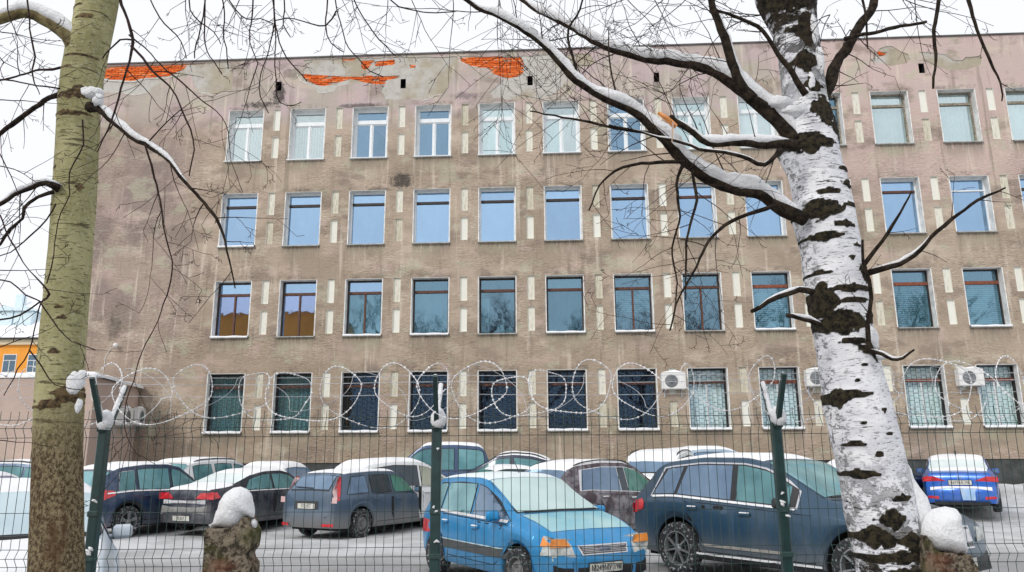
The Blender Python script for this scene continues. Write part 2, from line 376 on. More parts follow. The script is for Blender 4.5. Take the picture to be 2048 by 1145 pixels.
def wallmesh():
    verts, edges = [], []
    def loop(P):
        b = len(verts); verts.extend(Vector(p) for p in P); edges.extend((b+i, b+(i+1) % len(P)) for i in range(len(P)))
    rp = lambda r: [(r[0], r[2]), (r[1], r[2]), (r[1], r[3]), (r[0], r[3])]
    loop([(UL, ZP), (UR, ZP), (UR, ZT), (UL, ZT)])
    for r in WIN+NIC+VEN: loop(rp(r))
    for P in CEM+BRK: loop(P)
    V, E, Fc, *_ = delaunay_2d_cdt(verts, edges, [], 0, 1e-4)
    dep = {'plaster': 0, 'cement': .03, 'brickback': .075, 'niche': .07, 'win': None, 'vent': .35}
    def cls(x, y):
        for r in WIN:
            if r[0] < x < r[1] and r[2] < y < r[3]: return 'win'
        for r in NIC:
            if r[0] < x < r[1] and r[2] < y < r[3]: return 'niche'
        for r in VEN:
            if r[0] < x < r[1] and r[2] < y < r[3]: return 'vent'
        if y > 13.4:
            for P in BRK:
                if inpoly(x, y, P): return 'brickback'
            for P in CEM:
                if inpoly(x, y, P): return 'cement'
        return 'plaster'
    mi = {'plaster': 0, 'cement': 1, 'brickback': 2, 'niche': 4, 'vent': 5, 'win': 3}
    b = MB(); ed = {}
    for t in Fc:
        cx = sum(V[i].x for i in t)/len(t); cy = sum(V[i].y for i in t)/len(t)
        if not (UL < cx < UR and ZP < cy < ZT): continue
        k = cls(cx, cy)
        t = list(t); a = sum(V[t[i]].x*V[t[(i+1) % len(t)]].y-V[t[(i+1) % len(t)]].x*V[t[i]].y for i in range(len(t)))
        if a < 0: t = t[::-1]
        for i in range(len(t)): ed.setdefault(frozenset((t[i], t[(i+1) % len(t)])), []).append((k, t[i], t[(i+1) % len(t)]))
        if k in ('win', 'niche'): continue
        b.add([(V[i].x, dep[k], V[i].y) for i in t], [tuple(range(len(t)))], mi[k])
    for e, l in ed.items():
        if len(l) == 2 and l[0][0] != l[1][0]:
            ks = [l[0][0], l[1][0]]
            d = [(.42 if k == 'win' else dep[k]) for k in ks]
            hi = 0 if d[0] < d[1] else 1
            k, i, j = l[hi]; deep = ks[1-hi]
            m_ = {'win': 3, 'niche': 4, 'vent': 5, 'cement': 6, 'brickback': 6}[deep]
            b.add([(V[i].x, d[hi], V[i].y), (V[j].x, d[hi], V[j].y), (V[j].x, d[1-hi], V[j].y), (V[i].x, d[1-hi], V[i].y)], [(3, 2, 1, 0)], m_)
    # left gable end, plain back
    b.add([(UL, 0, ZP), (UL, 14, ZP), (UL, 14, ZT), (UL, 0, ZT)], [(3, 2, 1, 0)], 0)
    b.add([(UR, 0, ZP), (UR, 14, ZP), (UR, 14, ZT), (UR, 0, ZT)], [(0, 1, 2, 3)], 0)
    b.add([(UL, 14, ZP), (UR, 14, ZP), (UR, 14, ZT), (UL, 14, ZT)], [(0, 1, 2, 3)], 0)
    b.build('wall', [M['plaster'], M['cement'], M['mortar'], M['reveal'], M['niche'], M['black'], M['edge']], root)
wallmesh()
b = MB(); b.box(UL+.04, UR-.04, .04, 13.96, -.3, ZP); b.build('plinth', M['plinth'], root)
b = MB(); b.box(UL-.05, UR+.05, -.05, 14.05, ZT, ZT+.05); b.build('roof_flashing', flat('dark_metal_flashing', (.10, .095, .09), .6, .3, 2), root)
b = MB()
xs = np.arange(UL, UR, .8)
v = [(x, y, ZT+.05+(.06 if j else 0)*(1+.5*mnoise.noise(Vector((x, 0, 0))))) for x in xs for j, y in enumerate((.15, .35, 13.9))]
b.add(v, [(i*3+j, i*3+j+3, i*3+j+4, i*3+j+1) for i in range(len(xs)-1) for j in range(2)]); b.build('roof_snow', M['snow'], root, smooth=True)
for L in ([(196, 158), (231, 163), (269, 164), (292, 157), (332, 157), (352, 151), (378, 149)], [(398, 184), (415, 188), (428, 193), (445, 190), (462, 182)], [(250, 188), (270, 191), (298, 185)],
          [(634, 184), (640, 187), (655, 185), (668, 182)], [(594, 150), (602, 162), (618, 170)], [(843, 202), (856, 200), (868, 192), (892, 188)], [(918, 123), (930, 129), (942, 133), (960, 136)], [(1140, 196), (1100, 199), (1068, 200)]):
    P = [fac(*p) for p in L]; Q = []
    for i in range(len(P)-1):
        for k in range(5):
            t = k/5; Q.append((P[i][0]+(P[i+1][0]-P[i][0])*t, -.005, P[i][1]+(P[i+1][1]-P[i][1])*t+.03*mnoise.noise(Vector((P[i][0]*3+t*2, 0, 0)))))
    b = MB(); b.tube(Q, [.010+.012*abs(mnoise.noise(Vector((q[0]*4, 1, 1)))) for q in Q], 5); b.build('broken_plaster_lip', flat('fresh_broken_plaster', (.8, .79, .75), .9, .1), root, True)
# niche panels
bn = MB(); bn.box(-.125, .125, .068, .09, 0, .853); nm = bn.mesh('niche_panel', M['niche'])
for r in NIC: link('niche_panel', nm, root, ((r[0]+r[1])/2, 0, r[2]))
# bricks
def bricks():
    rnd = random.Random(4); ms = []
    for k in range(6):
        q = MB(); w = .122; h = .032; j = lambda s: rnd.uniform(-s, s)
        q.bbox(-w+j(.004), w+j(.004), 0, .06, -h, h, .005); ms.append(q.mesh('brick', M['brick']))
    n = 0; extra = MB()
    for P in BRK:
        x0, x1 = min(p[0] for p in P), max(p[0] for p in P); z0, z1 = min(p[1] for p in P), max(p[1] for p in P)
        r0, r1 = int(z0/.077), int(z1/.077)+1
        for r in range(r0, r1):
            off = .13*(r % 2)
            for c in range(int(x0/.26)-1, int(x1/.26)+2):
                u, z = c*.26+off, r*.077
                if z > ZT-.05 or not inpoly(u, z, P) or rnd.random() < .03: continue
                y = .036+rnd.uniform(-.012, .02)
                if any(v_[0]-.2 < u < v_[1]+.2 and v_[2] < z < v_[3] for v_ in VEN): continue
                n += 1
                if n <= 300: link('brick', ms[rnd.randrange(6)], root, (u, y, z)).rotation_euler = (0, rnd.uniform(-.02, .02), 0)
                else: extra.box(u-.122, u+.122, y, y+.06, z-.032, z+.032)
    if extra.v: prop(extra.build('brickwork', M['brick'], root), kind='stuff')
    print('bricks', n)
bricks()

# ---- windows
def glass(name, tint, refl, trans=(.75, .85, .9), wav=.0012):
    n = NT(name); v = n.obj(); t = n.t
    g = n.new('ShaderNodeBsdfGlossy'); g.inputs['Roughness'].default_value = .02
    oi = n.new('ShaderNodeObjectInfo'); fac_ = n.m('ADD', n.m('MULTIPLY', oi.outputs['Random'], .55), n.m('MULTIPLY', n.noise(n.obj((1, 1, .5)), 1.2, 4, .6), .7))
    n.set(g.inputs['Color'], n.mix(fac_, tuple(q*.72 for q in tint), tuple(min(1, q*1.08) for q in tint)))
    bp = n.new('ShaderNodeBump'); bp.inputs['Distance'].default_value = wav; n.set(bp.inputs['Height'], n.noise(v, 2.2, 2)); t.links.new(bp.outputs[0], g.inputs['Normal'])
    tr = n.new('ShaderNodeBsdfTransparent'); tr.inputs[0].default_value = (*trans, 1)
    mx = n.new('ShaderNodeMixShader'); mx.inputs[0].default_value = refl
    t.links.new(tr.outputs[0], mx.inputs[1]); t.links.new(g.outputs[0], mx.inputs[2]); t.links.new(mx.outputs[0], n.out.inputs[0])
    return n.mat
GL = {'blue': glass('sky_blue_reflecting_glass', (.48, .70, .98), .66), 'clear': glass('clear_glass', (.80, .97, 1), .48, (1, 1, 1.0)),  # blue of the reflected sky is put into the gloss tint
      'mid': glass('mid_reflecting_glass', (.34, .53, .66), .40, (.75, .88, .92)), 'deep': glass('deep_blue_reflecting_glass', (.50, .62, .92), .58, (.6, .8, .9)),
      'low': glass('barred_window_glass', (.35, .6, 1), .045, (.95, 1, 1)), 'greyblue': glass('grey_blue_reflecting_glass', (.42, .62, .80), .42)}
WF = {'white': flat('white_window_plastic', (.78, .82, .84), .4, .05), 'brown': flat('brown_window_wood', (.10, .038, .022), .6, .4, 14),
      'dark': flat('dark_window_wood', (.035, .024, .02), .6, .4, 14), 'redb': flat('red_brown_window_wood', (.22, .062, .03), .6, .35, 14), 'olive': flat('peeling_olive_window_wood', (.26, .23, .18), .7, .5, 18)}
CU = {}
def cum(name, c, rough=.9, var=.12):
    if name not in CU: CU[name] = flat(name, c, rough, var, 3)
    return CU[name]
cache = {}
def framemesh(style, mul):
    key = ('f', style, mul)
    if key in cache: return cache[key]
    b = MB(); y0, y1 = .15, .22; w, h = OW/2, OH
    if style == 'pvc': fw, tz, th, mats = .065, 1.42, .13, [WF['white'], WF['white']]
    elif style == 'thin': fw, tz, th, mats = .05, 1.52, .085, [WF['white'], WF['dark']]
    elif style == 'thinred': fw, tz, th, mats = .05, 1.52, .085, [WF['white'], WF['brown']]
    elif style == 'thinwhite': fw, tz, th, mats = .05, 1.52, .05, [WF['white'], WF['white']]
    elif style == 'brown': fw, tz, th, mats = .055, 1.50, .09, [WF['dark'], WF['brown']]
    elif style == 'red': fw, tz, th, mats = .04, 1.48, .11, [WF['dark'], WF['redb']]
    else: fw, tz, th, mats = .055, 1.50, .09, [WF['olive'], WF['olive']]
    b.box(-w, -w+fw, y0, y1, 0, h); b.box(w-fw, w, y0, y1, 0, h); b.box(-w+fw, w-fw, y0, y1, h-fw, h); b.box(-w+fw, w-fw, y0, y1, 0, fw)
    b.box(-w+fw, w-fw, y0-.02, y1-.003, tz, tz+th, 1)
    if mul: b.box(-.03, .03, y0-.01, y1-.003, fw, tz, 1)
    if style == 'pvc':
        for (a, c, d, e) in ((-w+fw, -.03, fw, tz), (.03, w-fw, fw, tz), (-w+fw, w-fw, tz+th, h-fw)):
            s = .04
            b.box(a, a+s, y0+.02, y1-.01, d, e); b.box(c-s, c, y0+.02, y1-.01, d, e); b.box(a+s, c-s, y0+.02, y1-.01, d, d+s); b.box(a+s, c-s, y0+.02, y1-.01, e-s, e)
    cache[key] = b.mesh('window', mats), tz, th, fw
    return cache[key]
def rectmesh(key, x0, x1, y, z0, z1, mat):
    k = ('r', key, x0, x1, y, z0, z1, mat.name)
    if k not in cache: q = MB(); q.box(x0, x1, y, y+.006, z0, z1); cache[k] = q.mesh(key, mat)
    return cache[k]
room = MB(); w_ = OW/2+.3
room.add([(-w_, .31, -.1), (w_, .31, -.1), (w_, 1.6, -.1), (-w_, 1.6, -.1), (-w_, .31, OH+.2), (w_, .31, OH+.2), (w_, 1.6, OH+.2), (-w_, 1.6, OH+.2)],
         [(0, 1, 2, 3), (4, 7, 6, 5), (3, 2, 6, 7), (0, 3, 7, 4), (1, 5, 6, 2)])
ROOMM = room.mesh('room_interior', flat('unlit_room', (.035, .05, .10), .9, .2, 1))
def curtain(kind, col):
    k = ('c', kind, col)
    if k in cache: return cache[k]
    b = MB(); mt = cum('curtain_%s_%02d_%02d_%02d' % (kind, *[int(q*99) for q in col]), col); w = OW/2
    if kind == 'fold':
        n = 60; v = []
        for i in range(n+1):
            x = -w+2*w*i/n; y = .32+.025*math.sin(i*.9)+.01*math.sin(i*2.3)
            v += [(x, y, 0), (x, y, OH)]
        b.add(v, [(2*i, 2*i+2, 2*i+3, 2*i+1) for i in range(n)])
    elif kind == 'vert':
        for i in range(13):
            x = -w+.05+i*.1; b.add([(x-.035, .30, .02), (x+.035, .335, .02), (x+.035, .335, 1.45), (x-.035, .30, 1.45)], [(0, 1, 2, 3)])
    elif kind in ('blind', 'halfblind'):
        z = .02 if kind == 'blind' else .75
        while z < 1.52:
            b.box(-w, w, .285, .31, z, z+.014, rot=Matrix.Rotation(.9, 3, 'X'), c=Vector((0, .3, z))); z += .068
            b.box(-w, w, .30, .302, z-.062, z-.026)
    elif kind == 'left':
        b.box(-w, -.02, .30, .31, 0, 1.45)
    elif kind == 'tri':
        b.add([(.05, .3, 1.4), (.6, .3, 1.4), (.6, .3, .8)], [(0, 2, 1)])
        b.add([(-.55, .5, .0), (.6, .5, .0), (.6, .5, .35), (.3, .5, .55), (-.1, .5, .3)], [(0, 1, 2, 3, 4)])
    elif kind == 'boxes':
        b.bbox(-.05, .25, .3, .5, .06, .22, .01); b.bbox(-.02, .22, .3, .5, .22, .38, .01, 0); b.box(.27, .5, .3, .45, .06, .25)
        b.add([(-w, .3, .05), (-.3, .3, .05), (-.3, .3, 1.3), (-w, .3, 1.3)], [(0, 1, 2, 3)])
    cache[k] = b.mesh('curtain' if kind in ('fold', 'left', 'tri') else 'blind', mt, kind == 'fold'); return cache[k]
def grille():
    if 'g' in cache: return cache['g']
    b = MB(); w = OW/2-.01; r = .006; rnd = random.Random(3)
    for i in range(9):
        x = -w+2*w*i/8; b.box(x-r*.9, x+r*.9, .085, .097, .02, OH-.02)
    for i in range(8):                                   # staggered cross bars
        x = -w+2*w*i/8; k = 0; z = .02+(.1 if i % 2 else .03)
        while z < OH-.03:
            b.box(x+r, x+2*w/8-r, .086, .096, z-r, z+r); z += .15
    b.box(-w, w, .098, .11, .01, .035); b.box(-w, w, .098, .11, OH-.035, OH-.01); b.box(-w, -w+.025, .098, .11, .035, OH-.035); b.box(w-.025, w, .098, .11, .035, OH-.035)
    cache['g'] = b.mesh('grille', M['dark']); return cache['g']
def sillmesh(snow, pvc):
    k = ('s', snow, pvc)
    if k in cache: return cache[k]
    b = MB(); w = OW/2+(.06 if pvc else .03)
    b.add([(-w, -.09, -.02), (w, -.09, -.02), (w, .262, .03), (-w, .262, .03), (-w, -.09, -.045), (w, -.09, -.045)], [(0, 1, 2, 3), (4, 5, 1, 0)])
    b.box(-w, w, -.088, .0, -.05, -.046)
    if snow:
        n = 14; v = []
        for i in range(n+1):
            x = -w+2*w*i/n; h = .03+.018*mnoise.noise(Vector((x*3, 0, 0)))
            v += [(x, -.092, -.02), (x, -.085, .01+h*.4), (x, .0, .015+h), (x, .26, .03+h)]
        b.add(v, [(i*4+j, i*4+j+4, i*4+j+5, i*4+j+1) for i in range(n) for j in range(3)], 1)
    cache[k] = b.mesh('sill', [WF['white'] if pvc else flat('zinc_sill', (.4, .4, .38), .5, .3), M['snow']]); return cache[k]
sb_ = MB(); _w = OW/2
for q in ((-_w-.035, -_w, 0, OH), (_w, _w+.035, 0, OH)): sb_.box(q[0], q[1], -.004, .02, q[2], q[3])
sb_.box(-_w, _w, -.003, .02, OH, OH+.012)
SURR = sb_.mesh('painted_surround', M['reveal'])
TEAL, TURQ, WHT, NAVY, GRN = (.08, .22, .26), (.62, .95, .95), (.94, .95, .94), (.012, .018, .05), (.55, .70, .62)
def window(i, r):
    mul, cur, g, gr = False, None, 'blue', False
    if r == 3:
        if i <= 8:
            st, mul, g = 'pvc', True, 'clear'
            cur = {0: ('vert', (.42, .46, .5)), 1: ('vert', (.5, .54, .58)), 2: ('tri', (.5, .12, .25)), 3: None, 4: ('fold', TURQ), 5: ('left', TURQ), 6: None, 7: ('fold', TURQ), 8: ('fold', WHT)}[i]
            if i in (2, 3, 6): g = 'greyblue'
        else: st, g = 'olive', ('mid' if i in (9,) else 'clear'); cur = None if i == 9 else ('fold', (.80, .97, .96))
    elif r == 2:
        st = {10: 'thinred', 11: 'thinwhite', 7: 'thinred'}.get(i, 'thin')
    elif r == 1:
        st, mul = ('brown', i in (0, 1, 2, 6, 7)); g = 'deep' if i < 2 else 'mid'
        if i >= 8: st = 'red'
        cur = {0: None, 1: None, 2: ('fold', (.62, .82, .82)), 3: ('fold', (.10, .30, .33)), 4: ('boxes', (.45, .62, .60)), 5: ('fold', (.05, .20, .27)), 6: ('halfblind', (.55, .68, .66)), 7: None}.get(i, ('blind', (.62, .85, .82)))
    else:
        gr = True; st, g = ('brown' if i < 8 else 'red'), 'low'
        cur = ('fold', (.13, .24, .26)) if i < 2 else (None if i < 7 else ('fold', (.93, .98, .98) if i < 9 else (.92, .98, .92)))
        mul = False
    fm, tz, th, fw = framemesh(st, mul)
    w = link('window', fm, root, (colu(i), .11, Z0+FH*r))
    link('painted_surround', SURR, w, (0, -.11, 0))
    wd = OW/2-fw+.002
    link('pane', rectmesh('pane', -wd, wd, .185, tz+th, OH-fw, GL['blue' if (r == 1 and i < 3) else g]), w)
    if mul:
        link('pane', rectmesh('pane', -wd, -.028, .185, fw, tz, GL[g]), w); link('pane', rectmesh('pane', .028, wd, .185, fw, tz, GL[g]), w)
    else: link('pane', rectmesh('pane', -wd, wd, .185, fw, tz, GL[g]), w)
    if cur: cm = curtain(*cur); link(cm.name.split('.')[0], cm, w)
    if r == 0 and i >= 7:
        link('mullion', rectmesh('mullion', -.035, .035, .17, fw, tz, WF['white']), w)
    link('room_interior', ROOMM, w)
    if gr: link('grille', grille(), w)
    link('sill', sillmesh(r == 0 or (r == 1 and i % 3 != 1) or (r == 2 and i == 0), r == 3 and i <= 8), w, (0, -.11, 0))
for r in range(4):
    for i in range(NC): window(i, r)

# ---- annexe on the left
zA = fac(280, 768)[1]
pc = atz(193, 742, zA); pe = fworld(fac(280, 768)[0], 0, zA)
M['annex'] = (lambda n: (n.bump(n.noise(n.obj(), 12, 5), .02), n.fin(n.mix(n.rng(n.noise(n.obj(), .6, 5), .4, .6), (.46, .36, .31), (.52, .41, .35)), .9, spec=.15))[1])(NT('pinkish_annex_plaster'))
an = empty('annex_building', (pc.x, pc.y, 0), 0, label='low pinkish plaster annexe with snow on its flat roof, left end of the office block', cat='annexe')
d = (pe-pc); ux = Vector((-math.cos(YAW), math.sin(YAW), 0))
def quadwall(a, b_, z0, z1, mat, name, par):
    q = MB(); q.add([(a.x, a.y, z0), (b_.x, b_.y, z0), (b_.x, b_.y, z1), (a.x, a.y, z1)], [(0, 1, 2, 3)]); return q
O = Vector((0, 0, 0)); dd = Vector((d.x, d.y, 0)); far = ux*16
dback = dd*1.0
q = MB(); pts = [O, dback-dback.normalized()*.02, dback+far, far]
zt = zA-.18
q.add([(p.x, p.y, -.2) for p in pts]+[(p.x, p.y, zt) for p in pts], [(0, 1, 5, 4), (1, 2, 6, 5), (2, 3, 7, 6), (3, 0, 4, 7), (4, 5, 6, 7)]); q.build('wall', M['annex'], an)
q = MB(); e = .12; nrm = -dback.normalized(); sd_ = -ux
def sn(p, z, ex): return (p.x+sd_.x*ex+nrm.x*ex, p.y+sd_.y*ex+nrm.y*ex, z)
k = 26; v = []
c0, c1 = O, dback-dback.normalized()*.05
path = [far+(O-far)*t/k for t in range(k)]+[O+(c1-O)*t/10 for t in range(11)]
cen = (dback+far)*.5
for p in path:
    w = (p-cen).normalized(); h = .16+.05*mnoise.noise(Vector((p.x*1.3, p.y, 2)))
    o1 = p+w*.14
    v += [(o1.x, o1.y, zt), (o1.x+w.x*.03, o1.y+w.y*.03, zt+h*.5), (p.x-w.x*.1, p.y-w.y*.1, zt+h), (p.x-w.x*3, p.y-w.y*3, zt+h*1.1)]
q.add(v, [(i*4+j, i*4+j+4, i*4+j+5, i*4+j+1) for i in range(len(path)-1) for j in range(3)])
q.build('roof_snow', M['snow'], an, smooth=True)

# ---- air conditioners
def ac(loc, rz, label, snow=True):
    t = empty('air_conditioner', loc, rz, label=label, cat='air conditioner', group='air conditioner units on the walls')
    b = MB(); b.bbox(-.4, .4, -.3, -.02, 0, .55, .02); b.build('casing', flat('ac_white_casing', (.74, .74, .72), .5, .06), t)
    b = MB(); b.lathe([(.0, -.305), (.05, -.325), (.055, -.305), (.17, -.305), (.2, -.32), (.215, -.301)], 24, 0, 'y', (-.08, 0, .27))
    for k in range(3): b.lathe([(.08+.04*k, -.308), (.085+.04*k, -.314), (.09+.04*k, -.308)], 20, 0, 'y', (-.08, 0, .27))
    b.build('fan_guard', flat('ac_fan_grey', (.18, .19, .20), .5, .2), t, True)
    b = MB()
    for s in (-.28, .28):
        b = MB(); b.add([(s+a, y, z) for a in (-.018, .018) for y, z in ((-.32, -.003), (-.32, -.035), (-.035, -.035), (-.035, -.25), (0, -.25), (0, -.003))], [(0, 1, 2, 3, 4, 5), (11, 10, 9, 8, 7, 6)]+[(i, (i+1) % 6, 6+(i+1) % 6, 6+i) for i in range(6)]); b.build('bracket', M['steel'], t)
    if snow:
        b = MB(); n = 10; v = []
        for i in range(n+1):
            x = -.38+.76*i/n; h = .07*math.sin(PI*(i+.6)/(n+1.2))*(1+.5*mnoise.noise(Vector((x*5, loc[0], 0))))
            v += [(x, -.3, .552), (x, -.24, .552+h), (x, -.1, .55+h*1.1), (x, -.03, .552)]
        b.add(v, [(i*4+j, i*4+j+4, i*4+j+5, i*4+j+1) for i in range(n) for j in range(3)]); b.build('snow_cap', M['snow'], t, True)
def facac(px, py, label, sn=True):
    u, z = fac(px, py); ac(fworld(u, 0, z-.27), -YAW, label, sn)
facac(1345, 764, 'white air conditioner left of the first white-curtained barred window')
facac(1632, 758, 'white air conditioner partly behind the birch trunk')
facac(1934, 757, 'white air conditioner between the two barred windows at far right')
ang = math.atan2(dd.y, dd.x)
for px, lab in ((238, 'left one of the two air conditioners on the annexe side wall'), (266, 'right one of the two air conditioners on the annexe side wall')):
    dr = ray(px, 835); # hit annex side wall
    nx, ny = dd.y, -dd.x
    t = (pc.x*nx+pc.y*ny)/(dr.x*nx+dr.y*ny); P = Vector((dr.x*t, dr.y*t, H+dr.z*t))
    ac((P.x, P.y, P.z-.27), ang, lab)
u, z = fac(236, 692)
t = empty('wall_lamp', fworld(u, 0, z), -YAW, label='small white lamp with cable high on the blank wall above the annexe', cat='lamp')
b = MB(); b.lathe([(0, -.22), (.07, -.2), (.08, -.12), (.03, -.05), (.03, 0)], 14, 0, 'y'); b.build('housing', M['white'], t, True)
b = MB(); b.tube([(0, -.02, 0), (-.25, -.02, -.1), (-.4, -.02, -.4), (-.42, -.02, -1.0)], .01, 5); b.build('cable', M['white'], t)

# ---- orange building far left
pA = at(-70, 690, 62); pB = at(112, 678, 62)
ob = empty('orange_building', (pA.x, 62, 0), 0, label='distant orange house with snowy roof at the far left edge', cat='house')
Wd = pB.x-pA.x; zt = pB.z; zb = 0
b = MB(); b.box(0, Wd, 0, 12, 0, zt-.5); b.build('wall', flat('orange_stucco', (.80, .33, .045), .9, .08, 1), ob)
b = MB(); b.box(-.2, Wd+.2, -.25, 12, zt-.5, zt-.08); b.build('cornice', flat('cream_cornice', (.6, .52, .36), .8, .1), ob)
b = MB(); b.box(-.4, Wd+.4, -.5, 12, zt-.08, zt+.06); b.build('gutter', M['dark'], ob)
ztop = at(60, 592, 68).z
b = MB(); b.add([(-.4, -.5, zt+.06), (Wd+.4, -.5, zt+.06), (Wd+.4, 12.5, zt+.06), (-.4, 12.5, zt+.06), (2, 6, ztop), (Wd-1, 6, ztop)], [(0, 1, 5, 4), (1, 2, 5), (2, 3, 4, 5), (3, 0, 4)]); b.build('roof', M['snow'], ob)
pale = flat('pale_blue_metal', (.62, .76, .82), .6, .1)
for x, y in ((20, 640), (58, 640)):
    p = at(x, y, 64); b = MB(); X = p.x-pA.x; b.box(X-.8, X+.7, 1.2, 4, p.z-1.4, p.z+.6); b.add([(X-1, 1, p.z+.6), (X+.9, 1, p.z+.6), (X+.9, 4.5, p.z+.6), (X-1, 4.5, p.z+.6), (X, 1, p.z+1.1), (X, 4.5, p.z+1.1)], [(0, 1, 4), (1, 2, 5, 4), (3, 0, 4, 5)])
    b.build('dormer', pale, ob)
p = at(38, 600, 66); b = MB(); b.box(p.x-pA.x-.3, p.x-pA.x+.3, 4, 4.6, p.z-2, p.z+.5); b.build('chimney', pale, ob)
for x in (-30, 19, 68):
    p = at(x, 727, 62); X = p.x-pA.x
    b = MB(); b.box(X-.55, X+.55, -.04, .0, p.z-.8, p.z+.75); w = b.build('window', M['white'], ob)
    for a, c, lo, hi in ((-.48, -.04, -.7, .2), (.04, .48, -.7, .2), (-.48, .48, .27, .68)):
        b = MB(); b.box(X+a, X+c, -.06, -.045, p.z+lo, p.z+hi); b.build('pane', flat('far_window_glass', (.08, .14, .2), .15, .1), w)
# ---- across the street behind the viewer: seen only as reflections in the windows
rr_ = random.Random(77)
bt = flat('dark_bare_bark', (.035, .03, .03), .9, .3, 4)
def rtree(b, p, d, L, r, dep):
    q = p+d*L; b.tube([p, p.lerp(q, .5)+Vector((rr_.uniform(-.05, .05), 0, 0))*L, q], [r, r*.85, r*.7], 4 if dep > 2 else 3, cap=False)
    if dep == 0: return
    for k in range(3 if dep > 1 else 4):
        e = (d+Vector((rr_.uniform(-.75, .75), rr_.uniform(-.75, .75), rr_.uniform(-.25, .45)))).normalized(); rtree(b, p.lerp(q, rr_.uniform(.55, 1)), e, L*rr_.uniform(.55, .85), r*.55, dep-1)
vs = []
for k in range(2):
    tk, br = MB(), MB(); tk.tube([(0, 0, -.2), (.1, 0, 3), (0, .1, 6.5)], [.28, .22, .16], 8)
    for a in range(6): rtree(br, Vector((0, 0, 4.2+a*.45)), Vector((math.sin(a*2.4), math.cos(a*2.4), 1.1)).normalized(), rr_.uniform(2.4, 3.4), .09, 5)
    vs.append((tk.mesh('trunk', bt, True), br.mesh('crown', bt)))
for i in range(8):
    t = empty('bare_tree', (-15.5+i*7.2+rr_.uniform(-1.5, 1.5), -19+rr_.uniform(-3, 3), 0), rr_.uniform(0, 6), label='bare winter tree across the street, reflected in the window panes', cat='tree', group='bare trees reflected in the windows')
    sc_ = rr_.uniform(1.25, 1.6); t.scale = (sc_, sc_, sc_); link('trunk', vs[i % 2][0], t); link('crown', vs[i % 2][1], t)
t = empty('apartment_building', (-45, -34, 0), 0, label='orange apartment block across the street, reflected in the two leftmost second floor windows', cat='apartment block')
b = MB(); b.box(0, 20, 0, 10, 0, 16.9); b.build('wall', flat('orange_block_stucco', (.80, .33, .06), .9, .08, 1), t)
b = MB(); b.add([(-.4, -.4, 16.9), (20.4, -.4, 16.9), (20.4, 10.4, 16.9), (-.4, 10.4, 16.9), (3, 5, 17.5), (17, 5, 17.5)], [(0, 1, 5, 4), (1, 2, 5), (2, 3, 4, 5), (3, 0, 4), (3, 2, 1, 0)]); b.build('roof', M['snow'], t)
fw_ = MB(); fw_.box(-.7, .7, 10.0, 10.06, 0, 1.7); fwm = fw_.mesh('window', flat('block_window', (.16, .14, .14), .3))
for i in range(7):
    for k in range(4): link('window', fwm, t, (1.6+i*2.8, 0, 1.6+k*3.2))
print('building done')
# ------------------------------------------------------------------ cars
TY = flat('tyre_rubber', (.022, .022, .024), .85, .3, 30)
def tyremat():
    n = NT('snowy_tyre_rubber'); v = n.obj()
    c = n.mix(n.rng(n.noise(v, 22, 4, .7), .54, .66), (.02, .021, .024), (.42, .43, .45)); n.bump(n.noise(v, 40, 3), .01); return n.fin(c, .85)
TYS = tyremat()
ALLOY = flat('alloy_wheel', (.34, .35, .36), .35, .15, 8, metal=.6)
HUB = flat('steel_wheel', (.16, .16, .16), .6, .3, 20)
def paint(name, col, dirt=.5, frost=.0, metal=.25):
    n = NT(name); v = n.obj(); X, Y, Z = n.sep()
    a = n.m('MULTIPLY', n.m('ADD', n.rng(Z, .75, .25), n.m('MULTIPLY', n.rng(n.noise(n.obj((2, 2, .8)), 1.5, 6, .65), .45, .75), .3)), dirt, clamp=True)
    c = n.mix(a, col, (.20, .20, .20))
    if frost: c = n.mix(n.m('MULTIPLY', n.rng(n.noise(v, 3.5, 6, .7), .42, .62), frost), c, (.72, .74, .78))
    n.fin(c, n.m('ADD', .30, n.m('MULTIPLY', a, .4)), metal, .30); return n.mat
def frostglass(name, a, b_, rough=.35, sc=3):
    n = NT(name); v = n.obj(); c = n.mix(n.rng(n.noise(v, sc*.6, 3, .5), .15, .85), a, b_); return n.fin(c, rough, 0, .3)
FG = {'teal': frostglass('teal_frosted_glass', (.03, .12, .14), (.15, .34, .36), .10), 'dark': frostglass('dark_tinted_glass', (.012, .02, .03), (.03, .05, .07), .08),
      'blue': frostglass('blue_grey_glass', (.07, .13, .22), (.16, .25, .36), .15), 'white': frostglass('snow_dusted_glass', (.62, .74, .75), (.80, .87, .88), .6),
      'pale': frostglass('ice_covered_glass', (.40, .55, .55), (.60, .72, .71), .6, 2), 'green': frostglass('green_tinted_glass', (.02, .10, .08), (.08, .28, .22), .15),
      'cyan': frostglass('cyan_hazy_glass', (.045, .17, .20), (.20, .42, .45), .12)}
RED = flat('red_lamp_plastic', (.55, .02, .03), .25, .2, 10, coat=.5)
PINK = flat('pale_lamp_plastic', (.62, .42, .42), .3, .1, 10, coat=.5)
AMB = flat('amber_lamp_plastic', (.75, .25, .03), .3, .15, 10, coat=.5)
CLR = flat('clear_lamp_plastic', (.42, .44, .42), .25, .3, 10, coat=.5)
PLATE = flat('plate_white', (.55, .55, .50), .6, .2, 8)
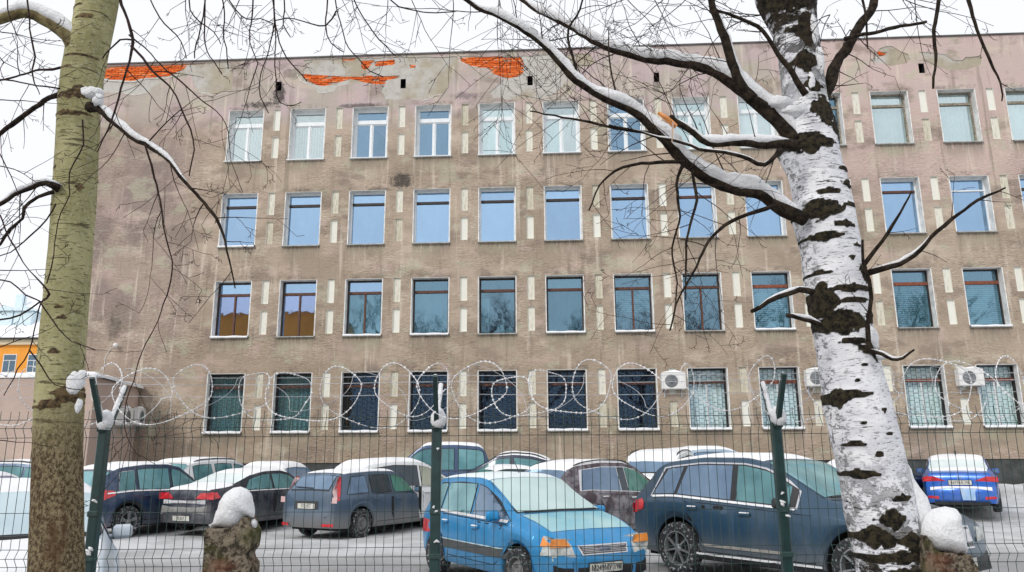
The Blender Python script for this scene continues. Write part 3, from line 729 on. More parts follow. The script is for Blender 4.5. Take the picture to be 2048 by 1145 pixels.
def text_mesh(txt, size, mat, parent, loc, rot, xs=1.0):
    cu = bpy.data.curves.new('lettering', 'FONT'); cu.body = txt; cu.size = size; cu.align_x = 'CENTER'; cu.align_y = 'CENTER'; cu.extrude = .0015; cu.resolution_u = 2
    t = bpy.data.objects.new('tmp', cu); COL.objects.link(t); bpy.context.view_layer.update()
    me = bpy.data.meshes.new_from_object(t.evaluated_get(bpy.context.evaluated_depsgraph_get())); bpy.data.objects.remove(t)
    me.materials.clear(); me.materials.append(mat); o = link('lettering', me, parent, loc); o.rotation_euler = rot; o.scale = (xs, 1, 1); return o
def lin(P, x):
    if x <= P[0][0]: return P[0][1]
    for i in range(len(P)-1):
        if x <= P[i+1][0]: 
            a, b_ = P[i], P[i+1]; return a[1]+(b_[1]-a[1])*(x-a[0])/(b_[0]-a[0])
    return P[-1][1]
class Car:
    def __init__(s, name, spec, X, Y, th, paint, label, cat, group=None, zoff=0, tyre=TY):
        s.__dict__.update(spec); s.th = th; s.pm = paint; s.tyre = tyre
        s.root = empty(name, (X, Y, gz(Y)+zoff), th, label=label, cat=cat, group=group)
        s.cache = {}; s.body(); s.wheels()
    def T(s, x):
        if x > s.L-.1 or x < .1: return lin(s.top, x)
        return sum(lin(s.top, x+d) for d in (-.07, -.035, 0, .035, .07))/5
    def Sh(s, x): return min(sum(lin(s.belt, x+d) for d in (-.1, 0, .1))/3, s.T(x)-.035)
    def hw(s, x):
        t = abs(2*x/s.L-1); return s.Wd/2*(1-.13*t**5-.03*t**2+.0)
    def zb(s, x):
        z = s.bot+.05*abs(2*x/s.L-1)**4
        for xa in (s.ra, s.ra+s.wb):
            r = s.rw*1.19; dx = abs(x-xa)
            if dx < r: z = max(z, s.rw+math.sqrt(r*r-dx*dx)*1.0)
        return z
    def sec(s, x):
        k = round(x, 4)
        if k in s.cache: return s.cache[k]
        T, Sh, w, zb = s.T(x), s.Sh(x), s.hw(x), s.zb(x); h = T-Sh; t = sstep(.04, .42, h); wr = s.wr
        def zr(z):
            z0 = s.bot; return zb+(z-z0)*(Sh-zb)/(Sh-z0)
        L = lambda a, b_: a+(b_-a)*t
        P = [(w*.93, zr(s.bot)), (w*.975, zr(s.bot+.10)), (w*1.0, zr(s.bot+.34)), (w*.985, zr(Sh-.10)), (w*L(.93, .955), Sh),
             (w*L(.87, wr+.02), L(T-.018, T-.11)), (w*L(.78, wr-.045), L(T-.007, T-.03)), (w*.42, L(T-.001, T-.005)), (0, T+.004)]
        out = []
        for i in range(len(P)-1):
            p0, p1, p2, p3 = P[max(i-1, 0)], P[i], P[i+1], P[min(i+2, len(P)-1)]
            for q in range(3):
                u = q/3
                if i in (4,): out.append((p1[0]+(p2[0]-p1[0])*u, p1[1]+(p2[1]-p1[1])*u)); continue
                f = lambda a: .5*(2*p1[a]+(-p0[a]+p2[a])*u+(2*p0[a]-5*p1[a]+4*p2[a]-p3[a])*u*u+(-p0[a]+3*p1[a]-3*p2[a]+p3[a])*u**3)
                out.append((f(0), f(1)))
        out.append(P[-1]); s.cache[k] = out; return out
    def y_at(s, x, z):
        P = s.sec(x)
        for i in range(len(P)-1):
            if P[i][1] <= z <= P[i+1][1]: 
                d = P[i+1][1]-P[i][1]; return P[i][0]+(P[i+1][0]-P[i][0])*((z-P[i][1])/d if d > 1e-6 else 0)
        return P[0][0] if z < P[0][1] else P[15][0]
    def z_at(s, x, y):
        P = s.sec(x); y = abs(y)
        for i in range(len(P)-1, 10, -1):
            if P[i][0] <= y <= P[i-1][0]:
                d = P[i-1][0]-P[i][0]; return P[i][1]+(P[i-1][1]-P[i][1])*((y-P[i][0])/d if d > 1e-6 else 0)
        return P[12][1]
    def capx(s, e, y, z, sr=None):
        x0 = .1 if e < 0 else s.L-.1; P = s.sec(x0)
        if sr is None:
            cz = (P[0][1]+P[-1][1])/2; y = abs(y); dz = z-cz; best = 3
            for i in range(len(P)-1):
                ax, az = P[i][0], P[i][1]-cz; bx, bz = P[i+1][0], P[i+1][1]-cz
                den = y*(bz-az)-dz*(bx-ax)
                if abs(den) < 1e-9: continue
                t = (ax*(bz-az)-az*(bx-ax))/den; u = (ax*dz-az*y)/(y*(bz-az)-dz*(bx-ax))*1 if False else None
                px, pz = y*t, dz*t
                if t > 0 and min(ax, bx)-1e-6 <= px <= max(ax, bx)+1e-6 and min(az, bz)-1e-6 <= pz <= max(az, bz)+1e-6: best = min(best, t) if best == 3 else best
            sr = min(1, 1/best) if best != 3 else .0
            if best == 3: sr = .5
        bp = math.exp(-((z-.46)/.17)**4)
        return x0+e*((.1-.045)*(1-sr**5)+.045*bp*(1-sr**7))
    def body(s):
        n = int(s.L/.045); xs = sorted(set([.1+(s.L-.2)*i/n for i in range(n+1)]+[xa+d for xa in (s.ra, s.ra+s.wb) for d in (-s.rw*1.19+.001, -s.rw*1.19-.001, s.rw*1.19-.001, s.rw*1.19+.001)]))
        xs = [x for x in xs if .1 <= x <= s.L-.1]; b = MB(); c = len(s.sec(xs[0]))
        X0 = s.L/2
        full = []
        for x in xs:
            P = s.sec(x); full.append([(x-X0, -p[0], p[1]) for p in P]+[(x-X0, p[0], p[1]) for p in P[:-1][::-1]])
        w = 2*c-1; v = [p for r in full for p in r]
        b.add(v, [(i*w+j, i*w+j+1, (i+1)*w+j+1, (i+1)*w+j) for i in range(len(xs)-1) for j in range(w-1)])
        b.add([q for r in full for q in (r[0], r[-1])], [(2*i+1, 2*i+3, 2*i+2, 2*i)[::-1] for i in range(len(xs)-1)], 1)
        for e, r in ((-1, full[0]), (1, full[-1])):
            cz = (r[0][2]+r[c-1][2])/2; rings = [1, .97, .92, .84, .7, .5, .25]; vv = []
            for k in rings:
                for p in r:
                    y, z = p[1]*k, cz+(p[2]-cz)*k; vv.append((s.capx(e, y, z, k)-X0, y, z))
            vv.append((s.capx(e, 0, cz, 0)-X0, 0, cz)); m_ = len(r); f = []
            for k in range(len(rings)-1):
                for j in range(m_): f.append((k*m_+j, k*m_+(j+1) % m_, (k+1)*m_+(j+1) % m_, (k+1)*m_+j))
            for j in range(m_): f.append(((len(rings)-1)*m_+j, (len(rings)-1)*m_+(j+1) % m_, len(vv)-1))
            if e < 0: f = [q[::-1] for q in f]
            b.add(vv, f)
        s.bodyo = b.build('body', [s.pm, M['under']], s.root, smooth=True, angle=50)
    def wheels(s):
        r = s.rw; tw = .2
        pr = [(r*.62, -tw*.42), (r*.72, -tw*.5), (r*.9, -tw*.5), (r*.975, -tw*.4), (r, -tw*.28), (r, tw*.28), (r*.975, tw*.4), (r*.9, tw*.5), (r*.72, tw*.5), (r*.62, tw*.42)]
        b = MB(); b.lathe(pr, 40); tm = b.mesh('tyre', s.tyre, True, 40)
        b = MB(); rr = r*.66; y = -tw*.40
        b.lathe([(rr, y-.012), (rr*.93, y-.012), (rr*.88, y+.05), (rr*.86, y+.09), (0, y+.09)], 32)
        sp = s.spokes
        if sp:
            for k in range(sp):
                a = 2*PI*k/sp; R = Matrix.Rotation(a, 3, 'Y'); o = 1.2*r*.09 if sp < 7 else r*.06
                for da in ((-.11, .11) if sp == 5 else (0,)):
                    R = Matrix.Rotation(a+da, 3, 'Y'); b.box(-o*.55, o*.55, y-.006, y+.03, rr*.12, rr*.92, rot=R, c=Vector((0, 0, 0)))
            b.lathe([(0, y-.016), (rr*.16, y-.016), (rr*.24, y+.01), (rr*.25, y+.05)], 20); mt = ALLOY
        else:
            b.lathe([(0, y-.01), (rr*.22, y-.01), (rr*.28, y+.03), (rr*.5, y+.0), (rr*.62, y+.0), (rr*.85, y+.06)], 28)
            for k in range(10):
                R = Matrix.Rotation(2*PI*k/10, 3, 'Y'); b.box(-.018, .018, y-.004, y+.02, rr*.50, rr*.60, rot=R, c=Vector((0, 0, 0)))
            mt = HUB
        rm = b.mesh('rim', [mt], True, 30)
        bd = MB(); bd.lathe([(0, -.02), (rr*.86, -.02), (rr*.88, .08), (0, .09)], 20); bm_ = bd.mesh('brake_disc', M['under'])
        for xa in (s.ra, s.ra+s.wb):
            for sg in (-1, 1):
                w = empty('wheel', (xa-s.L/2, sg*(s.Wd/2*.985-tw*.5), r)); w.parent = s.root
                link('tyre', tm, w); o = link('rim', rm, w); o2 = link('brake_disc', bm_, w)
                if sg > 0: o.rotation_euler = (0, 0, PI); o2.rotation_euler = (0, 0, PI)
        b = MB(); b.box(-s.L/2+.35, s.L/2-.3, -s.Wd*.40, s.Wd*.40, s.bot-.03, s.bot+.12); b.build('chassis', M['under'], s.root)
    # panels laid on the body
    def side(s, P, mat, name='panel', off=.006, sides=(-1, 1), step=.12, parent=None, thick=0):
        V, Fc = fillpoly(P, step); res = []
        for sg in sides:
            b = MB(); v = [(x-s.L/2, sg*(s.y_at(x, z)+off), z) for x, z in V]
            b.add(v, [f if sg < 0 else f[::-1] for f in Fc]); o = b.build(name, mat, parent or s.root, True); res.append(o)
        return res
    def end(s, e, P, mat, name='panel', off=.006, step=.1, mirror=False, parent=None):
        V, Fc = fillpoly(P, step)
        for sg in ((1, -1) if mirror else (1,)):
            b = MB(); v = [(s.capx(e, y, z)-s.L/2+e*off, y*sg, z) for y, z in V]
            b.add(v, [f if sg*e > 0 else f[::-1] for f in Fc]); r = b.build(name, mat, parent or s.root, True)
        return r
    def topg(s, xa, xb, ya, mat, name, off=.006, nx=10, ny=10, yfun=None, parent=None, lo=None):
        b = MB(); v = []
        for i in range(nx+1):
            x = xa+(xb-xa)*i/nx; w = yfun(x) if yfun else ya
            for j in range(ny+1):
                y = -w+2*w*j/ny; v.append((x-s.L/2, y, s.z_at(x, y)+off))
        b.add(v, [(i*(ny+1)+j, (i+1)*(ny+1)+j, (i+1)*(ny+1)+j+1, i*(ny+1)+j+1) for i in range(nx) for j in range(ny)])
        return b.build(name, mat, parent or s.root, True)
    def shield(s, xa, xb, mat, name='windshield', inset=.05, trim=M['dark']):
        yf = lambda x: s.sec(x)[15][0]-inset
        t = s.topg(xa-.02, xb+.02, 0, trim, name+'_seal', .004, 10, 10, lambda x: yf(x)+.025)
        return s.topg(xa, xb, 0, mat, name, .009, 10, 12, yf)
    def glasspoly(s, xa, xb, la=0, lb=0, gap=.11, bot=.03):
        xs = [xa+(xb-xa)*i/14 for i in range(15)]; lo = [(x, s.Sh(x)+bot) for x in xs]
        ta, tb = xa+la, xb+lb; up = []
        for i in range(15):
            x = ta+(tb-ta)*i/14; z = s.T(x)-gap
            if z > s.Sh(x)+bot+.03: up.append((x, z))
        return lo+up[::-1]
    def glass(s, P, mat, frame=M['dark'], grow=.022):
        cx = sum(p[0] for p in P)/len(P); cz = sum(p[1] for p in P)/len(P); Q = []
        for x, z in P:
            dx, dz = x-cx, z-cz; l = math.hypot(dx, dz); Q.append((x+dx/l*grow, z+dz/l*grow))
        s.side(Q, frame, 'window_surround', .004); s.side(P, mat, 'side_window', .009)
    def door(s, P):
        cx = sum(p[0] for p in P)/len(P); cz = sum(p[1] for p in P)/len(P)
        Q = [(x+.014*(1 if x > cx else -1), z+.012*(1 if z > cz else -1)) for x, z in P]
        s.side(Q, M['black'], 'door_gap', .002); s.side(P, s.pm, 'door', .005)
    def doors(s, xs, z0=None, top=-.015):
        z0 = z0 or s.bot+.12
        for a, c in zip(xs[:-1], xs[1:]):
            n = 5; a += .01; c -= .01
            P = [(a+(c-a)*i/n, z0) for i in range(n+1)]+[(c+(a-c)*i/n, s.Sh(c+(a-c)*i/n)+top) for i in range(n+1)]
            # cut the wheel arch out of the door
            P2 = []
            for x, z in P:
                for xa in (s.ra, s.ra+s.wb):
                    r = s.rw*1.3
                    if abs(x-xa) < r: z = max(z, s.rw+math.sqrt(r*r-(x-xa)**2)) if z < .8 else z
                P2.append((x, z))
            s.door(P2); hx = a+.16
            for sg in (-1, 1):
                z = s.Sh(hx)-.13; y = s.y_at(hx, z)
                b = MB(); b.bbox(hx-.09-s.L/2, hx+.09-s.L/2, min(sg*y, sg*(y+.045)), max(sg*y, sg*(y+.045)), z-.020, z+.018, .008); b.build('door_handle', s.pm if s.hbody else M['chrome'], s.root)
                if s.hsnow:
                    b = MB(); b.bbox(hx-.08-s.L/2, hx+.08-s.L/2, min(sg*(y+.01), sg*(y+.045)), max(sg*(y+.01), sg*(y+.045)), z+.014, z+.032, .007); b.build('snow_on_handle', M['snow'], s.root)
    def arches(s, mat=None, w=.05):
        for xa in (s.ra, s.ra+s.wb):
            r0, r1 = s.rw*1.19, s.rw*1.19+w; P = []
            z0 = s.rw*.75
            A = [PI*(k/14) for k in range(15)]
            for a in A: P.append((xa+r1*math.cos(a), s.rw+r1*math.sin(a)))
            for a in A[::-1]: P.append((xa+(r0+.004)*math.cos(a), s.rw+(r0+.004)*math.sin(a)))
            s.side(P, mat or s.pm, 'wheel_arch_trim', .013, step=.5)
    def mirror(s, x, cap=None):
        for sg in (-1, 1):
            z = s.Sh(x)+.07; y = s.y_at(x, z)
            b = MB(); y0 = sg*(y+.05); y1 = sg*(y+.24)
            b.bbox(x-.06-s.L/2, x+.05-s.L/2, min(y0, y1), max(y0, y1), z-.06, z+.08, .03); b.tube([(x-s.L/2, sg*(y-.02), z-.04), (x-s.L/2, sg*(y+.1), z-.02)], .02, 6)
            o = b.build('wing_mirror', cap or s.pm, s.root, True, 60)
            b = MB(); b.box(x-.065-s.L/2, x-.061-s.L/2, min(y0, y1)+.03, max(y0, y1)-.03, z-.035, z+.055); b.build('mirror_glass', FG['blue'], o)
    def snow(s, xa, xb, frac=.97, th=.05, mat=None, name='snow_cover', seed=0, nx=22, ny=18, cut=0):
        b = MB(); v = []
        for i in range(nx+1):
            u = i/nx; x = xa+(xb-xa)*u; w = s.sec(x)[15][0]*frac
            for j in range(ny+1):
                q = -1+2*j/ny; y = w*q
                e = (1-abs(q)**7)*(1-abs(2*u-1)**9)
                nz = mnoise.noise(Vector((x*2+seed, y*2, seed)))
                z = s.z_at(x, y)+.010+th*e*(.85+.5*nz)-.008*(1-e)
                if cut and nz < -cut: z -= th*1.3
                v.append((x-s.L/2, y*(1+.01*nz), z))
        b.add(v, [(i*(ny+1)+j, (i+1)*(ny+1)+j, (i+1)*(ny+1)+j+1, i*(ny+1)+j+1) for i in range(nx) for j in range(ny)])
        return b.build(name, mat or M['snow'], s.root, True)
    def plate(s, e, z, txt='', y0=0, w=.26, h=.056):
        P = [(-w+y0, z-h), (w+y0, z-h), (w+y0, z+h), (-w+y0, z+h)]
        s.end(e, [(-w-.012+y0, z-h-.012), (w+.012+y0, z-h-.012), (w+.012+y0, z+h+.012), (-w-.012+y0, z+h+.012)], M['dark'], 'plate_frame', .014, 1)
        p = s.end(e, P, PLATE, 'number_plate', .018, 1)
        if txt: text_mesh(txt, .1, M['dark'], p, (s.capx(e, y0, z)-s.L/2+e*.021, y0, z-.003), (PI/2, 0, PI/2*e), .82)
    def band(s, z0, z1, xa, xb, mat, name, off=.02, sides=(-1, 1)):
        n = 16; P = [(xa+(xb-xa)*i/n, z0(xa+(xb-xa)*i/n) if callable(z0) else z0) for i in range(n+1)]
        P += [(xb+(xa-xb)*i/n, z1(xb+(xa-xb)*i/n) if callable(z1) else z1) for i in range(n+1)]
        s.side(P, mat, name, off, sides, .5)
    def rails(s, xa, xb):
        for sg in (-1, 1):
            pts = []; n = 14
            for i in range(n+1):
                x = xa+(xb-xa)*i/n; y = s.sec(x)[18][0]*.97; e = 1-abs(2*i/n-1)**6; pts.append((x-s.L/2, sg*y, s.z_at(x, y)+.05*e+.005))
            b = MB(); b.tube(pts, .016, 6); b.build('roof_rail', M['dark'], s.root, True)
def spec(L, Wd, wb, ra, rw, top, belt, wr=.76, bot=.22, spokes=5, hbody=True, hsnow=False): return dict(L=L, Wd=Wd, wb=wb, ra=ra, rw=rw, top=top, belt=belt, wr=wr, bot=bot, spokes=spokes, hbody=hbody, hsnow=hsnow)
FUS = spec(4.02, 1.72, 2.49, .70, .30, [(0, .86), (.06, 1.0), (.12, 1.12), (.34, 1.40), (.55, 1.47), (1.2, 1.50), (1.9, 1.50), (2.15, 1.46), (3.02, 1.03), (3.45, .94), (3.78, .83), (3.93, .70), (4.02, .60)], [(0, .93), (.8, .95), (3.0, .90), (3.6, .80), (4.02, .6)], spokes=0, hsnow=True)
SUVX = spec(4.85, 1.93, 2.93, 1.06, .385, [(0, .95), (.06, 1.12), (.14, 1.22), (.50, 1.60), (.75, 1.70), (1.5, 1.77), (2.3, 1.76), (2.7, 1.68), (3.55, 1.20), (4.2, 1.12), (4.6, 1.0), (4.78, .86), (4.85, .75)], [(0, 1.10), (1.0, 1.15), (3.5, 1.02), (4.85, .8)], bot=.27, spokes=7, hsnow=True)
WAG = spec(4.47, 1.80, 2.64, .95, .32, [(0, .84), (.05, .98), (.12, 1.08), (.40, 1.40), (.60, 1.46), (1.5, 1.50), (2.2, 1.49), (2.5, 1.43), (3.3, 1.02), (4.0, .90), (4.32, .76), (4.47, .6)], [(0, .93), (1.0, .97), (3.3, .93), (4.47, .62)], spokes=0)
SED = spec(4.68, 1.82, 2.71, 1.0, .325, [(0, .80), (.05, .97), (.12, 1.03), (.62, 1.08), (.80, 1.12), (1.5, 1.38), (1.9, 1.45), (2.5, 1.46), (2.8, 1.40), (3.6, 1.02), (4.2, .92), (4.5, .78), (4.68, .6)], [(0, .90), (1.0, .97), (3.5, .94), (4.68, .62)], spokes=5)
SUV = spec(4.45, 1.83, 2.64, .90, .35, [(0, .88), (.06, 1.02), (.14, 1.12), (.46, 1.50), (.7, 1.60), (1.4, 1.67), (2.1, 1.67), (2.45, 1.60), (3.25, 1.14), (3.9, 1.04), (4.25, .90), (4.45, .72)], [(0, .98), (1.0, 1.04), (3.2, 1.0), (4.45, .74)], bot=.25, spokes=5)
LAD = spec(4.10, 1.62, 2.42, .85, .29, [(0, .74), (.04, .88), (.10, .93), (.72, .96), (.85, 1.00), (1.12, 1.33), (1.3, 1.41), (2.25, 1.43), (2.42, 1.39), (2.88, .98), (3.85, .90), (4.02, .82), (4.1, .7)], [(0, .82), (1.0, .92), (3.0, .90), (4.1, .72)], wr=.82, spokes=0)
PIC = spec(5.2, 1.85, 3.0, 1.2, .36, [(0, 1.0), (.06, 1.04), (1.52, 1.06), (1.62, 1.12), (1.74, 1.62), (1.92, 1.76), (2.6, 1.81), (3.45, 1.80), (3.68, 1.70), (4.25, 1.20), (4.8, 1.12), (5.1, .98), (5.2, .85)], [(0, .99), (1.6, 1.08), (4.0, 1.06), (5.2, .9)], wr=.84, bot=.3, spokes=5)
CPE = spec(4.6, 1.82, 2.7, 1.0, .35, [(0, .9), (.06, 1.04), (.15, 1.12), (.95, 1.42), (1.6, 1.60), (2.1, 1.64), (2.6, 1.60), (3.5, 1.10), (4.1, 1.0), (4.4, .86), (4.6, .7)], [(0, 1.02), (1.0, 1.06), (3.5, 1.0), (4.6, .74)], bot=.25)
def place(sp, wheel_xy, th, side=-1):
    """centre of the car from where its rear wheel on one side touches the ground"""
    hx, hy = math.cos(th), math.sin(th); lx, ly = -hy, hx
    d = sp['L']/2-sp['ra']; w = sp['Wd']/2*.985*(-side)
    return wheel_xy[0]+hx*d+lx*w, wheel_xy[1]+hy*d+ly*w
D = math.radians
GP = 'cars parked in the yard'
# --- light blue hatchback in the middle of the front row
th = D(-59)
x, y = place(FUS, (-1.27, 12.55), th)
P_ = paint('bright_blue_paint', (.005, .235, .52), .18, .05)
c = Car('parked_car', FUS, x, y, th, P_, 'bright blue compact hatchback with frosted windscreen and orange indicators, behind the middle fence post', 'car', GP, tyre=TYS)
c.doors([.98, 1.95, 3.05], top=-.03)
c.glass(c.glasspoly(.50, .86, .12, .02, .12), FG['cyan']); c.glass(c.glasspoly(.92, 1.88, .04, -.02, .12), FG['cyan']); c.glass(c.glasspoly(1.97, 2.98, -.02, 0, .12), FG['blue'])
c.band(lambda x: c.Sh(x)+.0, lambda x: c.Sh(x)+.035, .5, 2.95, flat('snowy_window_ledge', (.62, .62, .64), .7), 'window_ledge_snow', .02)
c.shield(2.14, 3.0, FG['pale']); c.shield(.14, .33, FG['pale'], 'rear_window'); c.mirror(2.72)
c.snow(.5, 2.1, .93, .03, mat=snow_mat('thin_snow', (.74, .82, .84), .01), seed=3)
c.topg(3.10, 3.74, 0, frostglass('frosted_bonnet', (.14, .42, .54), (.45, .64, .63), .6, 2.2), 'frost_layer', .004, 12, 14, lambda x: c.sec(x)[15][0]*.93)
c.band(.44, .56, .95, 3.08, flat('grey_rubbing_strip', (.07, .075, .08), .7), 'rubbing_strip', .016)
c.band(.56, .575, .95, 3.08, flat('frost_line', (.45, .6, .65), .7), 'strip_frost', .017)
c.arches(w=.04)
for zc, yy in ((.70, 0),):
    c.end(1, [(-.36, .56), (.36, .56), (.40, .675), (-.40, .675)], M['chrome'], 'grille_surround', .012)
    g = c.end(1, [(-.34, .575), (.34, .575), (.375, .66), (-.375, .66)], flat('chrome_mesh_grille', (.10, .085, .085), .5, .5, 60), 'grille', .016)
    for i in range(4): 
        z = .59+i*.018; c.end(1, [(-.34, z), (.34, z), (.34, z+.005), (-.34, z+.005)], M['steel'], 'grille_bar', .019, .2)
b = MB(); b.lathe([(0, .012), (.5, .01), (.55, 0), (.5, -.01)], 24, 0, 'x'); o = b.build('emblem', flat('oval_blue_grey_emblem', (.16, .18, .24), .3), c.root, True); o.location = (c.capx(1, 0, .62)-c.L/2+.02, 0, .62); o.scale = (1, .17, .075)
c.end(1, [(.46, .545), (.76, .55), (.79, .66), (.77, .77), (.55, .765), (.48, .68)], CLR, 'headlight', .012, mirror=True)
c.end(1, [(.50, .665), (.79, .665), (.77, .765), (.56, .755)], AMB, 'indicator', .017, mirror=True)
c.side([(3.72, .56), (3.91, .56), (3.91, .70), (3.86, .77), (3.70, .79)], CLR, 'headlight', .010)
c.side([(3.71, .67), (3.91, .67), (3.86, .76), (3.70, .775)], AMB, 'indicator', .014)
c.end(1, [(-.76, .505), (.76, .505), (.76, .545), (-.76, .545)], frostglass('frosted_bumper', (.25, .45, .5), (.5, .62, .64), .6), 'bumper_frost', .010)
c.end(1, [(-.74, .30), (-.5, .26), (.5, .26), (.74, .30), (.74, .46), (-.74, .46)], M['black'], 'lower_grille', .008)
for yy in (-.46, .46): c.end(1, [(yy-.035, .25), (yy+.035, .25), (yy+.035, .49), (yy-.035, .49)], P_, 'bumper_pillar', .016)
c.plate(1, .40, 'М249МУ 198')
c.side([(3.02, .66), (3.06, .64), (3.10, .66), (3.06, .68)], AMB, 'side_repeater', .012)
b = MB(); b.tube([(1.95-c.L/2, 0, 1.5), (1.80-c.L/2, 0, 1.70)], .006, 5); b.build('aerial', M['dark'], c.root)
b = MB(); b.tube([(3.05-c.L/2, -.6, c.z_at(3.05, .6)+.02), (3.07-c.L/2, 0, c.z_at(3.07, 0)+.02), (3.04-c.L/2, .6, c.z_at(3.04, .6)+.02)], .013, 5); b.build('wiper', M['dark'], c.root)
c.band(.60, .80, .12, .50, RED, 'tail_light', .010)
# --- dark blue big SUV
th = D(-53)
x, y = place(SUVX, (2.50, 12.25), th)
P_ = paint('dirty_navy_blue_paint', (.028, .070, .118), .6, 0)
c = Car('parked_car', SUVX, x, y, th, P_, 'big dirty navy blue SUV with seven spoke wheels, behind the right fence post', 'suv', GP, tyre=TYS)
c.doors([1.25, 2.20, 3.40], top=-.05)
PG = c.glasspoly(.52, 3.15, .22, 0, .12, .035)
cx = sum(p[0] for p in PG)/len(PG); cz = sum(p[1] for p in PG)/len(PG)
Q = [(x_+(.03 if x_ > cx else -.03)*min(1, abs(x_-cx)), z_+(.02 if z_ > cz else -.02)) for x_, z_ in PG]
c.side(Q, M['chrome'], 'chrome_window_trim', .004); c.side(PG, M['dark'], 'window_surround', .006)
c.side(c.glasspoly(.56, 1.02, .25, .12, .14, .05), FG['blue'], 'side_window', .010); c.side(c.glasspoly(1.08, 2.10, .14, -.02, .14, .05), FG['blue'], 'side_window', .010); c.side(c.glasspoly(2.20, 3.05, -.02, 0, .14, .05), FG['teal'], 'side_window', .010)
c.shield(2.66, 3.50, FG['cyan']); c.shield(.14, .46, FG['dark'], 'rear_window'); c.mirror(2.98, M['dark'])
c.snow(.7, 2.55, .90, .035, seed=5)
c.band(lambda x: c.Sh(x)+.002, lambda x: c.Sh(x)+.03, .55, 3.15, M['snow'], 'snow_on_window_ledge', .018)
c.band(.46, .50, 1.5, 3.1, flat('pale_rub_strip', (.30, .29, .27), .6), 'rubbing_strip', .02); c.band(.27, .34, 1.45, 3.55, M['dark'], 'sill_trim', .016); c.band(.335, .365, 1.4, 3.5, M['snow'], 'snow_on_sill', .03)
c.arches(w=.07)
c.side([(.12, .86), (.34, .94), (.36, 1.04), (.30, 1.10), (.12, 1.06)], RED, 'tail_light', .012); c.end(-1, [(.50, .88), (.86, .86), (.86, 1.02), (.52, 1.0)], RED, 'tail_light', .012, mirror=True)
c.end(1, [(.06, .62), (.32, .62), (.36, .88), (.06, .90)], M['chrome'], 'kidney_grille', .014, mirror=True)
for i in range(7):
    a = .09+i*.035; c.end(1, [(a, .64), (a+.014, .64), (a+.014, .87), (a, .87)], M['black'], 'grille_slot', .019, .3, mirror=True)
c.end(1, [(.44, .68), (.80, .70), (.82, .84), (.50, .86)], CLR, 'headlight', .012, mirror=True); c.side([(4.50, .70), (4.74, .70), (4.72, .84), (4.48, .90)], CLR, 'headlight', .012)
c.end(1, [(-.7, .34), (.7, .34), (.7, .56), (-.7, .56)], M['dark'], 'lower_grille', .010)
c.plate(1, .46)
c.side([(.95, .93), (1.02, .93), (1.02, .99), (.95, .99)], P_, 'fuel_flap', .008)
b = MB(); b.tube([(3.56-c.L/2, -.7, c.z_at(3.56, .7)+.03), (3.62-c.L/2, -.2, c.z_at(3.62, .2)+.03), (3.58-c.L/2, .4, c.z_at(3.58, .4)+.03)], .014, 5); b.build('wiper', M['dark'], c.root)
b = MB(); b.tube([(3.60-c.L/2, .1, c.z_at(3.60, .1)+.03), (3.52-c.L/2, .75, c.z_at(3.52, .75)+.03)], .014, 5); b.build('wiper', M['dark'], c.root)
# --- grey blue estate, rear three quarter
th = D(60)
x, y = place(WAG, (-3.42, 18.0), th)
P_ = paint('dusty_grey_blue_paint', (.07, .115, .175), .95, 0)
c = Car('parked_car', WAG, x, y, th, P_, 'dusty grey blue estate car with tall red and white tail light, left of the hatchback', 'car', GP, tyre=TYS)
c.doors([1.25, 2.05, 3.1])
c.glass(c.glasspoly(.48, 1.15, .22, 0, .12), FG['blue']); c.glass(c.glasspoly(1.28, 1.98, .02, 0, .12), FG['dark']); c.glass(c.glasspoly(2.08, 3.22, .0, 0, .12), FG['green'])
c.shield(.13, .40, FG['blue'], 'rear_window', .11); c.shield(2.5, 3.25, FG['green']); c.mirror(2.9, M['dark']); c.arches(w=.05)
c.snow(.55, 2.4, .92, .03, seed=8)
c.side([(.14, .84), (.24, .86), (.44, 1.34), (.35, 1.38), (.17, 1.05)], RED, 'tail_light', .010)
c.side([(.10, .86), (.17, .88), (.36, 1.33), (.30, 1.35), (.12, 1.05)], PINK, 'reversing_lens', .013)
c.end(-1, [(.70, .80), (.86, .80), (.86, .93), (.72, .92)], PINK, 'tail_light', .012, mirror=True)
c.end(-1, [(-.62, .50), (.62, .50), (.62, .512), (-.62, .512)], M['dark'], 'bumper_gap', .012); c.end(-1, [(-.36, .66), (.36, .66), (.34, .84), (-.34, .84)], flat('plate_recess', (.05, .05, .055), .7), 'plate_recess', .008)
c.plate(-1, .73, 'Н721СС'); c.end(-1, [(.5, .30), (.78, .30), (.78, .36), (.5, .36)], RED, 'reflector', .012, mirror=True)
b = MB(); b.tube([(.13-c.L/2, -.1, 1.12), (.15-c.L/2, .45, 1.14)], .012, 5); b.build('rear_wiper', M['dark'], c.root)
# --- black saloon with snowy boot
th = D(66)
x, y = place(SED, (-6.50, 18.9), th)
P_ = paint('black_blue_paint', (.012, .016, .032), .35, .1)
c = Car('parked_car', SED, x, y, th, P_, 'black saloon with snow crusted boot and grey dusty bumper, behind the left broken post', 'car', GP, tyre=TYS)
c.doors([1.25, 2.15, 3.25]); c.glass(c.glasspoly(1.12, 2.05, .22, 0, .11), FG['teal']); c.glass(c.glasspoly(2.13, 3.45, 0, 0, .11), FG['teal'])
c.shield(.86, 1.5, FG['white'], 'rear_window'); c.shield(2.8, 3.55, FG['cyan']); c.mirror(3.1, M['dark'])
c.snow(1.45, 2.85, .95, .03, seed=11); c.snow(.12, .86, .97, .05, seed=12)
c.side([(.12, .80), (.34, .84), (.30, .96), (.12, .97)], RED, 'tail_light', .012); c.end(-1, [(.34, .82), (.86, .80), (.86, .96), (.50, .95)], RED, 'tail_light', .012, mirror=True)
